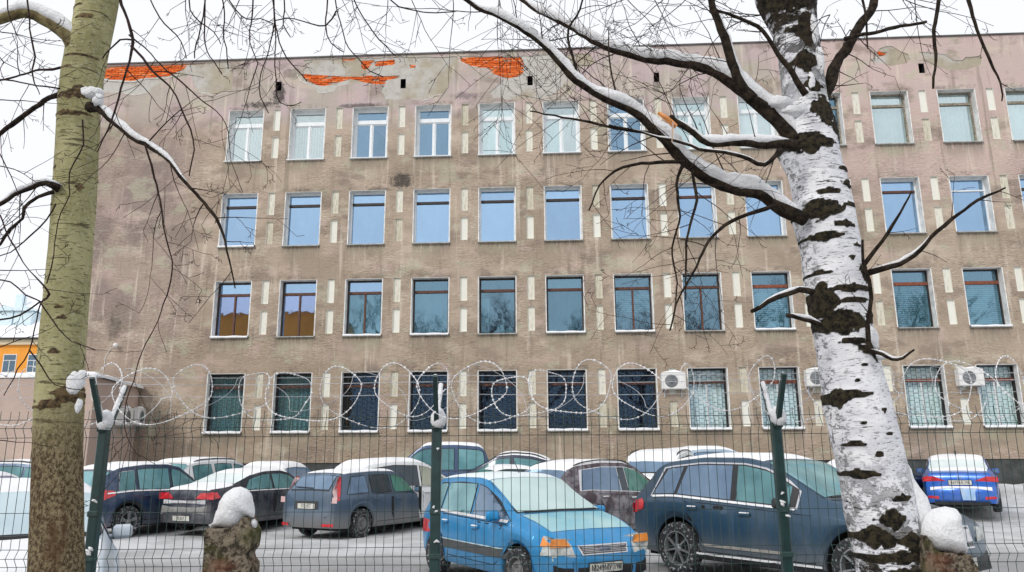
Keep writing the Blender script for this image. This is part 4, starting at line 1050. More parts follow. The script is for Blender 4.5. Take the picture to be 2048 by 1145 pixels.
c.end(-1, [(-.66, .70), (.66, .70), (.66, .79), (-.66, .79)], frostglass('snow_crust', (.2, .2, .22), (.75, .76, .78), .8, 12), 'snow_crust', .016)
c.end(-1, [(-.72, .46), (.72, .46), (.70, .66), (-.70, .66)], flat('dusty_bumper', (.22, .22, .215), .8), 'bumper_panel', .012)
c.plate(-1, .38, 'О 317'); c.band(.955, .975, .6, 3.4, M['snow'], 'snow_line', .012)
# --- dark blue crossover left
th = D(67)
x, y = place(SUV, (-8.95, 18.4), th)
P_ = paint('dark_navy_paint', (.016, .040, .095), .35, .06)
c = Car('parked_car', SUV, x, y, th, P_, 'dark navy crossover with five spoke wheels, just right of the left fence post', 'car', GP, tyre=TYS)
c.doors([1.2, 2.1, 3.15]); c.glass(c.glasspoly(.62, 1.05, .05, 0, .13), FG['teal'], M['chrome'], .012); c.glass(c.glasspoly(1.15, 2.05, 0, 0, .13), FG['cyan']); c.glass(c.glasspoly(2.15, 3.15, 0, 0, .13), FG['cyan'])
c.shield(.15, .46, FG['cyan'], 'rear_window'); c.shield(2.45, 3.2, FG['cyan']); c.mirror(2.85, M['dark']); c.snow(.55, 2.35, .93, .04, seed=14); c.arches(M['dark'], .06)
c.side([(.12, .82), (.50, .96), (.50, 1.05), (.30, 1.08), (.12, 1.0)], RED, 'tail_light', .012); c.end(-1, [(.50, .84), (.86, .82), (.86, 1.0), (.56, .98)], PINK, 'tail_light', .012, mirror=True)
c.band(lambda x: c.Sh(x)-.01, lambda x: c.Sh(x)+.02, .3, 3.1, M['snow'], 'snow_on_window_ledge', .02); c.plate(-1, .6)
# --- white snow covered car at bottom left, close
th = D(-58)
x, y = -5.35, 8.55
P_ = paint('pale_blue_white_paint', (.40, .47, .53), .25, .35, 0)
c = Car('parked_car', WAG, x, y, th, P_, 'white car buried in snow behind the thick green trunk, lower left corner', 'car', GP)
c.glass(c.glasspoly(1.28, 1.98, .02, 0, .12), FG['blue']); c.glass(c.glasspoly(2.08, 3.22, 0, 0, .12), FG['blue']); c.shield(2.5, 3.25, frostglass('blue_frosted_screen', (.34, .46, .52), (.55, .66, .70), .5)); c.mirror(2.95)
c.snow(.4, 2.5, .97, .05, seed=20); c.snow(3.42, 4.30, .93, .05, seed=22)
b = MB(); b.tube([(3.30-c.L/2, -.72, c.z_at(3.30, .72)+.02), (3.36-c.L/2, 0, c.z_at(3.36, 0)+.02), (3.30-c.L/2, .72, c.z_at(3.30, .72)+.02)], .022, 5); b.build('wiper_cowl', M['dark'], c.root)
c.doors([1.25, 2.05, 3.1])
c.end(1, [(.50, .56), (.80, .58), (.84, .72), (.60, .74)], CLR, 'headlight', .012, mirror=True); c.side([(4.05, .58), (4.34, .56), (4.34, .68), (4.15, .78)], CLR, 'headlight', .012)
c.end(1, [(-.45, .56), (.45, .56), (.42, .66), (-.42, .66)], M['dark'], 'grille', .01); c.plate(1, .42)
# --- maroon SUV in the second row
th = D(41)
x, y = 2.15, 18.6
P_ = paint('dark_maroon_paint', (.040, .018, .028), .4, .25)
c = Car('parked_car', SUVX, x, y, th, P_, 'dark maroon SUV with snowy roof, between the bright blue hatchback and the navy SUV', 'suv', GP, zoff=-.1)
c.doors([1.25, 2.20, 3.40], top=-.06); PG = c.glasspoly(.75, 3.25, .15, 0, .13, .03)
c.side(c.glasspoly(.70, 3.35, .12, 0, .115, .01), M['chrome'], 'chrome_window_trim', .004); c.side(c.glasspoly(.76, 2.0, .15, 0, .13, .03), FG['blue'], 'side_window', .010); c.side(c.glasspoly(2.03, 2.25, 0, 0, .13, .03), FG['dark'], 'side_window', .010); c.side(c.glasspoly(2.28, 3.25, 0, 0, .13, .03), FG['green'], 'side_window', .010)
c.shield(.16, .50, FG['blue'], 'rear_window'); c.shield(2.7, 3.5, FG['green']); c.mirror(3.0, M['dark']); c.rails(.75, 2.6); c.snow(.5, 2.65, .93, .05, seed=31)
c.side([(.3, .85), (3.5, .84), (3.5, .875), (2.0, .868), (.3, .89)], frostglass('snow_specks', (.05, .03, .04), (.8, .8, .82), .8, 9), 'snow_specks', .012)
c.side([(.12, .9), (.34, .95), (.3, 1.06), (.12, 1.04)], RED, 'tail_light', .012)
# --- blue saloon, rear view at right
th = D(61)
x, y = 12.75, 22.4
P_ = paint('vivid_blue_paint', (.006, .12, .55), .10, .08)
c = Car('parked_car', SED, x, y, th, P_, 'vivid blue saloon seen from behind with red lamps and snowy rear window, at far right', 'car', GP, tyre=TYS)
c.doors([1.25, 2.15, 3.25]); c.glass(c.glasspoly(1.12, 2.05, .22, 0, .11), FG['blue']); c.glass(c.glasspoly(2.13, 3.45, 0, 0, .11), FG['blue'])
c.shield(.80, 1.5, FG['white'], 'rear_window'); c.shield(2.8, 3.55, FG['cyan']); c.mirror(3.1)
c.snow(1.42, 2.85, .97, .045, seed=41); c.snow(.55, .86, .9, .02, seed=42)
c.end(-1, [(.32, .82), (.86, .80), (.86, .92), (.60, .94)], RED, 'tail_light', .012, mirror=True); c.side([(.10, .80), (.32, .84), (.30, .94), (.10, .95)], RED, 'tail_light', .012)
c.plate(-1, .78, 'А619АА 198'); c.end(-1, [(-.7, .58), (-.3, .64), (.3, .64), (.7, .58), (.7, .66), (.3, .69), (-.3, .69), (-.7, .67)], M['snow'], 'snow_on_bumper', .018)
c.end(-1, [(-.30, .34), (-.02, .34), (.02, .64), (-.34, .64)], frostglass('frost_patch', (.2, .4, .7), (.7, .78, .82), .7), 'frost_patch', .012)
c.end(-1, [(.52, .36), (.78, .38), (.76, .44), (.52, .43)], RED, 'reflector', .014, mirror=True); c.end(-1, [(-.6, .22), (.6, .22), (.64, .30), (-.64, .30)], M['dark'], 'lower_bumper', .010)
text_mesh('H', .11, M['chrome'], c.root, (c.capx(-1, 0, .90)-c.L/2-.012, 0, .90), (PI/2, 0, -PI/2), 1.3)
b = MB(); b.bbox(1.9-c.L/2, 2.05-c.L/2, -.02, .02, 1.5, 1.6, .01); b.build('aerial_fin', M['dark'], c.root)
# --- back row
def backcar(sp, px, Y, thd, pt, lab, cat, fg='blue', sg=None, seed=50, snowth=.05, rails=False, xs=None, zo=0):
    x = at(px, 930, Y).x; c = Car('parked_car', sp, x, Y, D(thd), pt, lab, cat, GP, zoff=zo)
    return c
PW = paint('white_car_paint', (.66, .68, .69), .15, .2, 0)
def std(c, A, Bk, fr, seed, rear=None, front=None):
    for a, b_ in A: c.glass(c.glasspoly(a, b_, .03, 0, .12), fr)
    if rear: c.shield(*rear, fr, 'rear_window')
    if front: c.shield(*front, fr)
    c.snow(Bk[0], Bk[1], .96, .07, seed=seed)
c = backcar(PIC, 912, 22.6, 184, paint('slate_blue_paint', (.045, .085, .17), .4), 'slate blue pickup with snowy roof, parked along the wall behind the middle fence post', 'pickup', zo=.05)
std(c, [], (1.8, 3.6), FG['teal'], 61, None, (3.70, 4.2)); c.doors([1.72, 2.6, 3.8])
c.glass(c.glasspoly(1.78, 2.52, .06, 0, .14), FG['cyan']); c.glass(c.glasspoly(2.66, 4.05, 0, 0, .14), FG['teal']); c.mirror(3.7, M['dark']); c.snow(.15, 1.5, .97, .10, seed=62); c.arches(M['dark'])
c = backcar(LAD, 535, 21.8, 166, PW, 'boxy old white saloon with snowy roof, behind the black saloon', 'car', zo=.0)
std(c, [(.95, 1.25), (1.35, 2.05), (2.12, 2.75)], (1.15, 2.4), FG['blue'], 63, (.86, 1.12), (2.42, 2.85)); c.doors([1.3, 2.08, 2.9]); c.snow(.1, .8, .97, .07, seed=64); c.snow(2.95, 4.0, .97, .07, seed=65)
c = backcar(WAG, 432, 22.3, 72, PW, 'white hatchback with roof bars, mostly hidden behind the black saloon', 'car')
std(c, [(.48, 1.15), (1.28, 1.98), (2.08, 3.2)], (.5, 2.4), FG['teal'], 66, (.13, .4), (2.5, 3.25)); c.rails(.6, 2.3); c.doors([1.25, 2.05, 3.1])
c = backcar(SUV, 812, 20.6, 42, PW, 'white crossover with beige front window, behind the grey blue estate car', 'suv', zo=-.02)
c.glass(c.glasspoly(.62, 2.05, .05, 0, .13), FG['dark']); c.glass(c.glasspoly(2.15, 3.15, 0, 0, .13), frostglass('beige_glass', (.25, .27, .20), (.42, .42, .34), .2)); c.shield(.15, .46, FG['dark'], 'rear_window'); c.shield(2.45, 3.2, FG['teal']); c.mirror(2.85); c.snow(.3, 2.4, .98, .07, seed=67); c.doors([1.2, 2.1, 3.15]); c.snow(3.3, 4.2, .97, .06, seed=68)  # plain beige pane colour on the front side glass
c.side([(.12, .84), (.4, .98), (.3, 1.06), (.12, 1.0)], RED, 'tail_light', .012)
c = backcar(CPE, 1018, 22.3, 176, paint('dark_coupe_paint', (.03, .04, .07), .4), 'dark crossover with arched snowy roof, along the wall right of the pickup', 'car', zo=-.03)
std(c, [(1.15, 2.1), (2.2, 3.35)], (1.1, 2.6), FG['teal'], 70, (.2, .95), (2.65, 3.45)); c.mirror(3.1, M['dark']); c.doors([1.2, 2.15, 3.3]); c.rails(1.2, 2.6)
c = backcar(SED, 1005, 21.5, 200, paint('dark_green_paint', (.015, .04, .045), .3), 'dark saloon with green tinted windscreen, tucked behind the bright blue hatchback roof', 'car', zo=-.12)
std(c, [(1.15, 2.05), (2.13, 3.45)], (1.5, 2.8), FG['green'], 72, (.86, 1.5), (2.82, 3.56)); c.mirror(3.1, M['dark']); c.doors([1.25, 2.15, 3.25])
c = backcar(SUV, 1335, 21.4, 66, PW, 'white SUV with roof rails and wide dark rear window, right of the maroon SUV', 'suv', zo=.08)
c.glass(c.glasspoly(.62, 1.1, .05, 0, .13), FG['dark']); c.glass(c.glasspoly(1.18, 2.05, 0, 0, .13), FG['dark']); c.glass(c.glasspoly(2.15, 3.15, 0, 0, .13), FG['blue']); c.shield(.16, .45, FG['blue'], 'rear_window', .10); c.rails(.6, 2.4); c.snow(.35, 2.4, .96, .06, seed=74); c.doors([1.2, 2.1, 3.15]); c.mirror(2.85)
c.end(-1, [(.5, .84), (.86, .82), (.86, 1.0), (.56, .98)], RED, 'tail_light', .012, mirror=True); c.plate(-1, .7)
c = backcar(SUV, 1440, 23.0, 8, paint('pale_blue_paint', (.30, .42, .52), .2, .3), 'pale blue crossover with thick snow on the roof, behind the navy SUV against the wall', 'suv', zo=.0)
std(c, [(.62, 1.1), (1.15, 2.05), (2.15, 3.1)], (.5, 2.5), FG['blue'], 76, (.15, .46), (2.45, 3.2)); c.doors([1.2, 2.1, 3.15]); c.snow(2.45, 4.1, .97, .06, seed=77)
c = backcar(SED, 1715, 21.6, 215, paint('night_blue_paint', (.012, .02, .06), .2), 'night blue saloon with snowy windscreen, mostly hidden by the birch trunk', 'car')
std(c, [(1.15, 2.05), (2.13, 3.45)], (1.5, 2.8), FG['blue'], 78, (.86, 1.5), (2.82, 3.56)); c.snow(2.8, 3.56, .93, .05, seed=79); c.snow(3.6, 4.5, .97, .06, seed=80)
c.side([(.10, .80), (.36, .84), (.34, .98), (.10, .97)], RED, 'tail_light', .012); c.side([(.12, .42), (.3, .42), (.3, .5), (.12, .5)], RED, 'reflector', .012); c.end(-1, [(.5, .82), (.84, .80), (.84, .96), (.55, .95)], RED, 'tail_light', .012, mirror=True)
c = backcar(SED, -30, 18.6, 66, paint('silver_violet_paint', (.32, .32, .42), .2, .4), 'silver car with red tail lamp, at the left edge behind the thick trunk', 'car')
std(c, [(1.12, 2.05), (2.13, 3.45)], (1.45, 2.8), FG['cyan'], 81, (.86, 1.5), (2.8, 3.55)); c.snow(.15, .86, .96, .05, seed=82); c.side([(.12, .80), (.34, .84), (.30, .96), (.12, .97)], RED, 'tail_light', .012); c.mirror(3.1)
c = backcar(SUV, 20, 22.2, 172, paint('blue_grey_paint', (.06, .12, .22), .3, .2), 'blue grey car with long snowy roof, furthest left in the back row', 'car', zo=-.2)
std(c, [(.62, 1.1), (1.15, 2.05), (2.15, 3.1)], (.5, 2.5), FG['teal'], 84, (.15, .46), (2.45, 3.2)); c.rails(.6, 2.4)
# snow heap between the cars
p = at(1300, 945, 19.6); b = MB(); v = []; n = 16
for i in range(n+1):
    for j in range(n+1):
        a, q = -1+2*i/n, -1+2*j/n; r = math.hypot(a, q); h = max(0, 1-r*r); v.append((a*1.1, q*1.0, -.05+1.45*h**.8*(.9+.25*mnoise.noise(Vector((a*2, q*2, 5))))))
b.add(v, [(i*(n+1)+j, (i+1)*(n+1)+j, (i+1)*(n+1)+j+1, i*(n+1)+j+1) for i in range(n) for j in range(n)])
o = b.build('snow_heap', M['snow'], smooth=True, loc=(p.x, 19.6, gz(19.6))); prop(o, 'shovelled snow heap standing in front of the white SUV rear window', 'snow heap')
print('cars done')
# ------------------------------------------------------------------ fence with razor wire
FY = 4.25
fe = empty('mesh_fence', (0, FY, 0), 0, label='green welded wire mesh fence on posts with forked arms, across the whole foreground', cat='fence')
def fx(px, py=900): return at(px, py, FY).x
HZ = [2.085, 2.035, 1.985, 1.585, 1.40, 1.355, 1.31, 1.135, .80, .60, .555, .51, .2]      # heights of the horizontal wires
ZTOPF = at(1000, 834, FY).z; HZ = [z-2.085+ZTOPF for z in HZ]
FOLD = [(HZ[0], HZ[1], HZ[2]), (HZ[4], HZ[5], HZ[6]), (HZ[9], HZ[10], HZ[11])]
XL, XR = fx(-60), fx(2110)
pts = [(0, 0, HZ[0]+.045), (0, 0, HZ[0]), (0, -.03, HZ[1]), (0, 0, HZ[2]), (0, 0, HZ[3]), (0, 0, HZ[4]), (0, -.03, HZ[5]), (0, 0, HZ[6]), (0, 0, HZ[8]), (0, 0, HZ[9]), (0, -.03, HZ[10]), (0, 0, HZ[11]), (0, 0, .03)]
b = MB(); b.tube(pts, .0017, 5); VW = [b.mesh('vertical_wire', M['wire'], True)]
n = int((XR-XL)/.0487)
posts = [fx(205, 860), fx(873, 860), fx(1555, 860)]; pitch = (posts[2]-posts[0])/2
posts = [posts[0]-pitch]+posts+[posts[2]+pitch]
posts = [p for p in posts if XL-.2 < p < XR+.2]
rnd = random.Random(2)
for i in range(n):
    x = XL+i*.0487
    if any(abs(x-p) < .035 for p in posts): continue
    o = link('vertical_wire', VW[0], fe, (x, 0, 0)); o.rotation_euler = (0, rnd.uniform(-.002, .002), 0)
for k, z in enumerate(HZ):
    y = -.03 if k in (1, 5, 10) else 0
    b = MB(); b.tube([(XL-.1+j*(XR-XL+.2)/12, y+.005, z+rnd.uniform(-.002, .002)) for j in range(13)], .0018, 5); b.build('horizontal_wire', M['wire'], fe, True)
PZ = at(873, 846, FY).z
for px in posts:
    b = MB(); b.bbox(px-.027, px+.027, -.004, .05, -.1, PZ, .008); p = b.build('post', M['green'], fe)
    for s_, ln in ((-1, .34), (1, .32)):
        e = Vector((px+rnd.uniform(-.01, .01), .027+s_*ln*.58, PZ-.03+ln*.80)); a = Vector((px, .027+s_*.015, PZ-.05))
        b = MB(); b.tube([a, e], [.019, .017], 4); b.build('arm', M['green'], p)
        b = MB(); nn = 8; b.tube([a.lerp(e, .15+.8*j/nn)+Vector((0, 0, .020)) for j in range(nn+1)], [.010+.006*rnd.random() for j in range(nn+1)], 6); b.build('snow_on_arm', M['snow'], p, True)
    b = MB(); b.lathe([(0, PZ+.085), (.022, PZ+.075), (.042, PZ+.04), (.044, PZ+.005), (.03, PZ-.025), (0, PZ-.03)], 12, 0, 'z', (px+.01, .0, 0)); b.build('snow_cap', M['snow'], p, True)
    for k in range(4):                                        # clinging snow
        z = PZ-.08-rnd.uniform(0, .8); x = px+rnd.uniform(-.02, .02); w = rnd.uniform(.004, .016)
        b = MB(); b.tube([(x-w, -.012, z+rnd.uniform(-.012, .012)), (x, -.016, z), (x+w, -.012, z+rnd.uniform(-.012, .012))], [.004, rnd.uniform(.006, .011), .004], 6); b.build('snow_patch', M['snow'], p, True)
    for z in (HZ[1], HZ[3], HZ[5], HZ[7]):
        b = MB(); b.bbox(px-.030, px+.030, -.010, -.001, z-.018, z+.012, .004); b.build('clamp', M['wire'], p)
for z, y in ((at(1000, 742, FY).z, .20), (at(1000, 768, FY).z, -.16), (at(1000, 783, FY).z, .14)):
    b = MB(); b.tube([(XL-.1+j*(XR-XL+.2)/20, y, z-.012*math.sin(PI*((XL+j*(XR-XL)/20-posts[1]) % pitch)/pitch)) for j in range(21)], .0019, 4); b.build('tension_wire', M['steel'], fe)
# razor wire: one flattened coil
rz = empty('razor_wire', (0, FY, 0), 0, label='frosted coil of razor wire looped along the fork arms on top of the mesh fence', cat='razor wire')
ZC = at(1000, 784, FY).z; rnd = random.Random(9)
pts = []; bl = MB(); t = 0; x0 = XL-.3; loops = 30
R0 = [(rnd.uniform(.125, .20), rnd.uniform(.18, .42), rnd.uniform(-.045, .035), rnd.uniform(-.05, .09)) for _ in range(loops+2)]
xc = x0
steps = 44
for l in range(loops):
    for q in range(steps):
        f = q/steps; a, b_ = R0[l], R0[l+1]
        R, pt, dz, sk_ = [a[k]+(b_[k]-a[k])*f for k in range(4)]
        w = 2*PI*f; xc += pt/steps
        if xc > XR+.3: break
        pts.append(Vector((xc+R*math.cos(w)*(1.05+sk_*3), -.02+.13*math.sin(w*.5+l*2.1)*1.0, ZC+dz+R*math.sin(w)*(.95)+.015*math.sin(w*3+l))))
for k in range(1, len(pts)-1):     # soften the joints between loops
    pts[k] = (pts[k-1]+pts[k]*2+pts[k+1])/4
b = MB(); b.tube(pts, .0021, 4); b.build('coil_wire', M['frost'], rz, True)
acc = 0
for k in range(1, len(pts)-1):
    acc += (pts[k]-pts[k-1]).length
    if acc > .019:
        acc = 0; p = pts[k]; tn = (pts[k+1]-pts[k-1]).normalized(); s_ = tn.cross(Vector((0, 1, 0))).normalized(); L_ = rnd.uniform(.005, .010); w = rnd.uniform(.0035, .0085)
        bl.add([p-tn*L_, p+s_*w, p+tn*L_, p-s_*w, p+Vector((0, .004, 0)), p-Vector((0, .004, 0))], [(0, 1, 4), (1, 2, 4), (2, 3, 4), (3, 0, 4), (1, 0, 5), (2, 1, 5), (3, 2, 5), (0, 3, 5)])
prop(bl.build('blade', M['frost'], rz), kind='stuff')
# second, thinner inner turns
for s0 in range(1):
    pts = []
    for q in range(260):
        f = q/260; xx = XL+(XR-XL)*(.0+f); w = f*2*PI*9+s0*2
        pts.append(Vector((xx+.05*math.cos(w*2), .05+.05*math.sin(w+s0), ZC+.165*math.sin(w)*(.8+.2*math.sin(f*17)))))
    b = MB(); b.tube(pts, .0015, 4); b.build('binding_wire', M['steel'], rz, True)

# ------------------------------------------------------------------ broken concrete posts in front of the fence
def stump(name, outline, Y, label, snowpts, mat, dep=.13):
    base = at(sum(p[0] for p in outline)/len(outline), 1100, Y); t = empty(name, (base.x, Y, 0), 0, label=label, cat='post stump')
    P = [(at(px, py, Y).x-base.x, at(px, py, Y).z) for px, py in outline]
    zmin = min(p[1] for p in P); P = [(x, 0 if z < zmin+.03 else z) for x, z in P]
    V, Fc = fillpoly(P, .03); b = MB(); n = len(P)
    def bul(x, z): 
        return .012*mnoise.noise(Vector((x*14, z*14, 0)))+.008*mnoise.noise(Vector((x*50, z*50, 3)))
    b.add([(x, -dep/2+bul(x, z), z) for x, z in V], Fc); b.add([(x, dep/2+bul(x, z), z) for x, z in V], [f[::-1] for f in Fc])
    b.add([(x, -dep/2+bul(x, z), z) for x, z in P]+[(x, dep/2+bul(x, z), z) for x, z in P], [(i, n+i, n+(i+1) % n, (i+1) % n) for i in range(n)])
    b.build('post_core', mat, t)
    for S_ in snowpts:
        Q = [(at(px, py, Y).x-base.x, at(px, py, Y).z) for px, py in S_]
        V, Fc = fillpoly(Q, .014); m_ = len(Q); b = MB()
        cx = (min(q[0] for q in Q)+max(q[0] for q in Q))/2; hw = (max(q[0] for q in Q)-min(q[0] for q in Q))/2
        def dist(x, z): return min((Vector((x, z))-Vector(Q[i]).lerp(Vector(Q[(i+1) % m_]), max(0, min(1, (Vector((x, z))-Vector(Q[i])).dot(Vector(Q[(i+1) % m_])-Vector(Q[i]))/max(1e-9, (Vector(Q[(i+1) % m_])-Vector(Q[i])).length_squared))))).length for i in range(m_))
        dd_ = [min(dep*.62, math.sqrt(max(0, dist(x, z))*.13))+.004*mnoise.noise(Vector((x*30, z*30, 1))) for x, z in V]
        b.add([(x, -d_, z) for (x, z), d_ in zip(V, dd_)], Fc); b.add([(x, d_, z) for (x, z), d_ in zip(V, dd_)], [f[::-1] for f in Fc]); b.build('snow_cap', M['snow'], t, True)
def concrete():
    n = NT('mossy_old_concrete'); v = n.obj()
    c = n.mix(n.rng(n.noise(v, 26, 7, .8), .44, .57), (.055, .045, .035), (.33, .28, .21)); c = n.mix(n.m('MULTIPLY', n.rng(n.noise(v, 6, 5, .7), .5, .68), .6), c, (.10, .11, .03)); c = n.mix(n.m('MULTIPLY', n.rng(n.noise(n.obj((1, 1, 1), (5, 5, 5)), 7, 5), .55, .7), .5), c, (.22, .07, .04))
    n.bump(n.noise(v, 30, 6, .75), .03); return n.fin(c, .95, spec=.1)
MC = concrete()
o4, s4 = (320, 930), 5.327
stump('broken_post', zm(o4, s4, [(500, 1400), (515, 1100), (530, 900), (528, 700), (560, 665), (700, 668), (850, 640), (900, 600), (925, 545), (970, 560), (1000, 640), (1030, 700), (1020, 790), (1005, 880), (960, 940), (975, 1000), (1010, 1050), (1005, 1140), (1010, 1400)]), 3.45,
      'crumbling concrete post with tall egg shaped snow cap, in front of the fence at left',
      [zm(o4, s4, [(515, 640), (560, 625), (585, 560), (615, 470), (650, 370), (700, 300), (780, 245), (860, 232), (930, 260), (975, 320), (995, 420), (1012, 510), (1005, 560), (960, 565), (930, 545), (912, 600), (880, 650), (800, 688), (700, 672), (600, 660), (540, 668)]), zm(o4, s4, [(975, 580), (1010, 575), (1035, 620), (1025, 670), (985, 700), (962, 680), (975, 640)])], MC)
o5, s5 = (1600, 840), 3.753
stump('broken_post', zm(o5, s5, [(885, 1400), (880, 1100), (875, 950), (895, 860), (930, 900), (960, 960), (1000, 985), (1100, 990), (1180, 1020), (1215, 1000), (1240, 1060), (1270, 1100), (1290, 1400)]), 3.5,
      'crumbling concrete post with wide rounded snow cap, right of the birch trunk',
      [zm(o5, s5, [(905, 860), (915, 780), (945, 710), (1010, 665), (1090, 650), (1160, 665), (1195, 710), (1200, 780), (1225, 860), (1240, 960), (1245, 1060), (1225, 1010), (1185, 1000), (1160, 1010), (1090, 985), (1000, 975), (950, 930)])], MC)

# ------------------------------------------------------------------ trees
def polyline(pts, Y, dY=0):
    """(px, py, width px) along a limb -> smooth 3D points and radii"""
    n = len(pts); P = []; 
    for i, q in enumerate(pts):
        y = Y+dY*i/(n-1); p = at(q[0], q[1], y); w = q[2]/F*(y*math.cos(PITCH)+(p.z-H)*math.sin(PITCH))/2; P.append((p, w))
    out, R = [], []
    for i in range(n-1):
        p0, p1, p2, p3 = [P[max(0, min(n-1, i+k))] for k in (-1, 0, 1, 2)]
        L = (p2[0]-p1[0]).length; k = max(2, int(L/.035))
        for j in range(k):
            u = j/k; c = [.5*(2*p1[0][a]+(-p0[0][a]+p2[0][a])*u+(2*p0[0][a]-5*p1[0][a]+4*p2[0][a]-p3[0][a])*u*u+(-p0[0][a]+3*p1[0][a]-3*p2[0][a]+p3[0][a])*u**3) for a in range(3)]
            out.append(Vector(c)); R.append(p1[1]+(p2[1]-p1[1])*u)
    out.append(P[-1][0]); R.append(P[-1][1])
    for i, p in enumerate(out):                               # the small crooks of a real branch
        e = min(1, i/4); k = .010+.25*R[i] if R[i] < .03 else .012
        out[i] = p+Vector((mnoise.noise(p*6+Vector((3, 1, 0))), 0, mnoise.noise(p*6+Vector((9, 4, 2)))))*k*e*1.3+Vector((mnoise.noise(p*17), 0, mnoise.noise(p*17+Vector((5, 5, 5)))))*k*e*.5
    return out, R
def bark(name, a, b_, sc=14):
    n = NT(name); v = n.obj(); c = n.mix(n.rng(n.noise(v, sc, 6, .7), .38, .62), a, b_); n.bump(n.noise(v, sc*2.5, 5, .7), .012); return n.fin(c, .9, spec=.15)
TW = bark('dark_twig_bark', (.022, .014, .013), (.06, .038, .032), 30)
LB = bark('limb_bark', (.012, .009, .007), (.05, .037, .026), 26)
def limb(tree, pts, Y, dY=0, mat=None, snow=0, name='branch', n=8, sfrac=(0, 1), wob=.25, seed=0):
    P, R = polyline(pts, Y, dY); b = MB()
    R2 = [r*(1+wob*mnoise.noise(p*9+Vector((seed, 0, 0)))) for p, r in zip(P, R)]
    b.tube([p-tree.location for p in P], R2, n); o = b.build(name, mat or LB, tree, True)
    if snow:
        k0, k1 = int(len(P)*sfrac[0]), max(4, int(len(P)*sfrac[1])); SP, SR = [], []
        for i in range(k0, k1):
            e = min(1, (i-k0)/4, (k1-1-i)/4); nz = mnoise.noise(P[i]*7+Vector((0, 0, seed+3)))+.7*mnoise.noise(P[i]*24)
            t = (P[min(i+1, len(P)-1)]-P[max(i-1, 0)]).normalized(); up = Vector((0, 0, 1))-t*t.z; st = max(.35, up.length); up.normalize()
            r = (R[i]*.85+.006)*snow*(1+.45*nz)*(.25+.75*e)*st**.4
            SP.append(P[i]+up*(R[i]*.72+r*.42)-tree.location); SR.append(max(.002, r))
        b = MB(); b.tube(SP, SR, 10); b.build('snow_on_branch', M['snow'], o, True)
    return P, R
def grow(b, p, d, L, r, depth, rnd, droop=.25, wig=.35, flat_=.35, kids=None):
    n = max(4, int(L/.045)); st = L/n; pts = [p.copy()]; d = d.normalized(); rs = [r]
    for i in range(n):
        d = (d+Vector((rnd.gauss(0, wig*.3), rnd.gauss(0, wig*.3*flat_), rnd.gauss(0, wig*.3)-droop*.05))).normalized()
        p = p+d*st; pts.append(p.copy()); rs.append(max(.0011, r*(1-.7*(i+1)/n)))
        if depth > 0 and i > 0 and rnd.random() < .42:
            s_ = rnd.choice((-1, 1)); ax = Vector((0, 1, 0)); q = Matrix.Rotation(s_*rnd.uniform(.5, 1.15), 3, ax) @ d
            q.y += rnd.uniform(-.3, .3)
            grow(b, p.copy(), q, L*rnd.uniform(.25, .6)*(1-.4*i/n), rs[-1]*.7, depth-1, rnd, droop, wig, flat_)
        elif depth == 0 and rnd.random() < .35:
            q = Matrix.Rotation(rnd.choice((-1, 1))*.9, 3, Vector((0, 1, 0))) @ d; b.tube([p, p+q*rnd.uniform(.008, .02)], [.0016, .0011], 3, cap=False)
    b.tube(pts, rs, 4 if r < .004 else 5, cap=False)
def sprout(b, P, R, tree, rnd, every=.16, L=(.25, .7), depth=1, droop=.3, k0=.05, rr=.0035, bias=0):
    acc = 0
    for i in range(max(1, int(len(P)*k0)), len(P)-1):
        acc += (P[i]-P[i-1]).length
        if acc > every*rnd.uniform(.6, 1.4):
            acc = 0; t = (P[i+1]-P[i-1]).normalized(); s_ = rnd.choice((-1, 1)) if rnd.random() > abs(bias) else (1 if bias > 0 else -1)
            d = Matrix.Rotation(s_*rnd.uniform(.5, 1.2), 3, Vector((0, 1, 0))) @ t; d.y += rnd.uniform(-.5, .5)
            grow(b, P[i]-tree.location, d, rnd.uniform(*L), min(R[i]*.5, rnd.uniform(.7, 1.2)*rr), depth, rnd, droop)
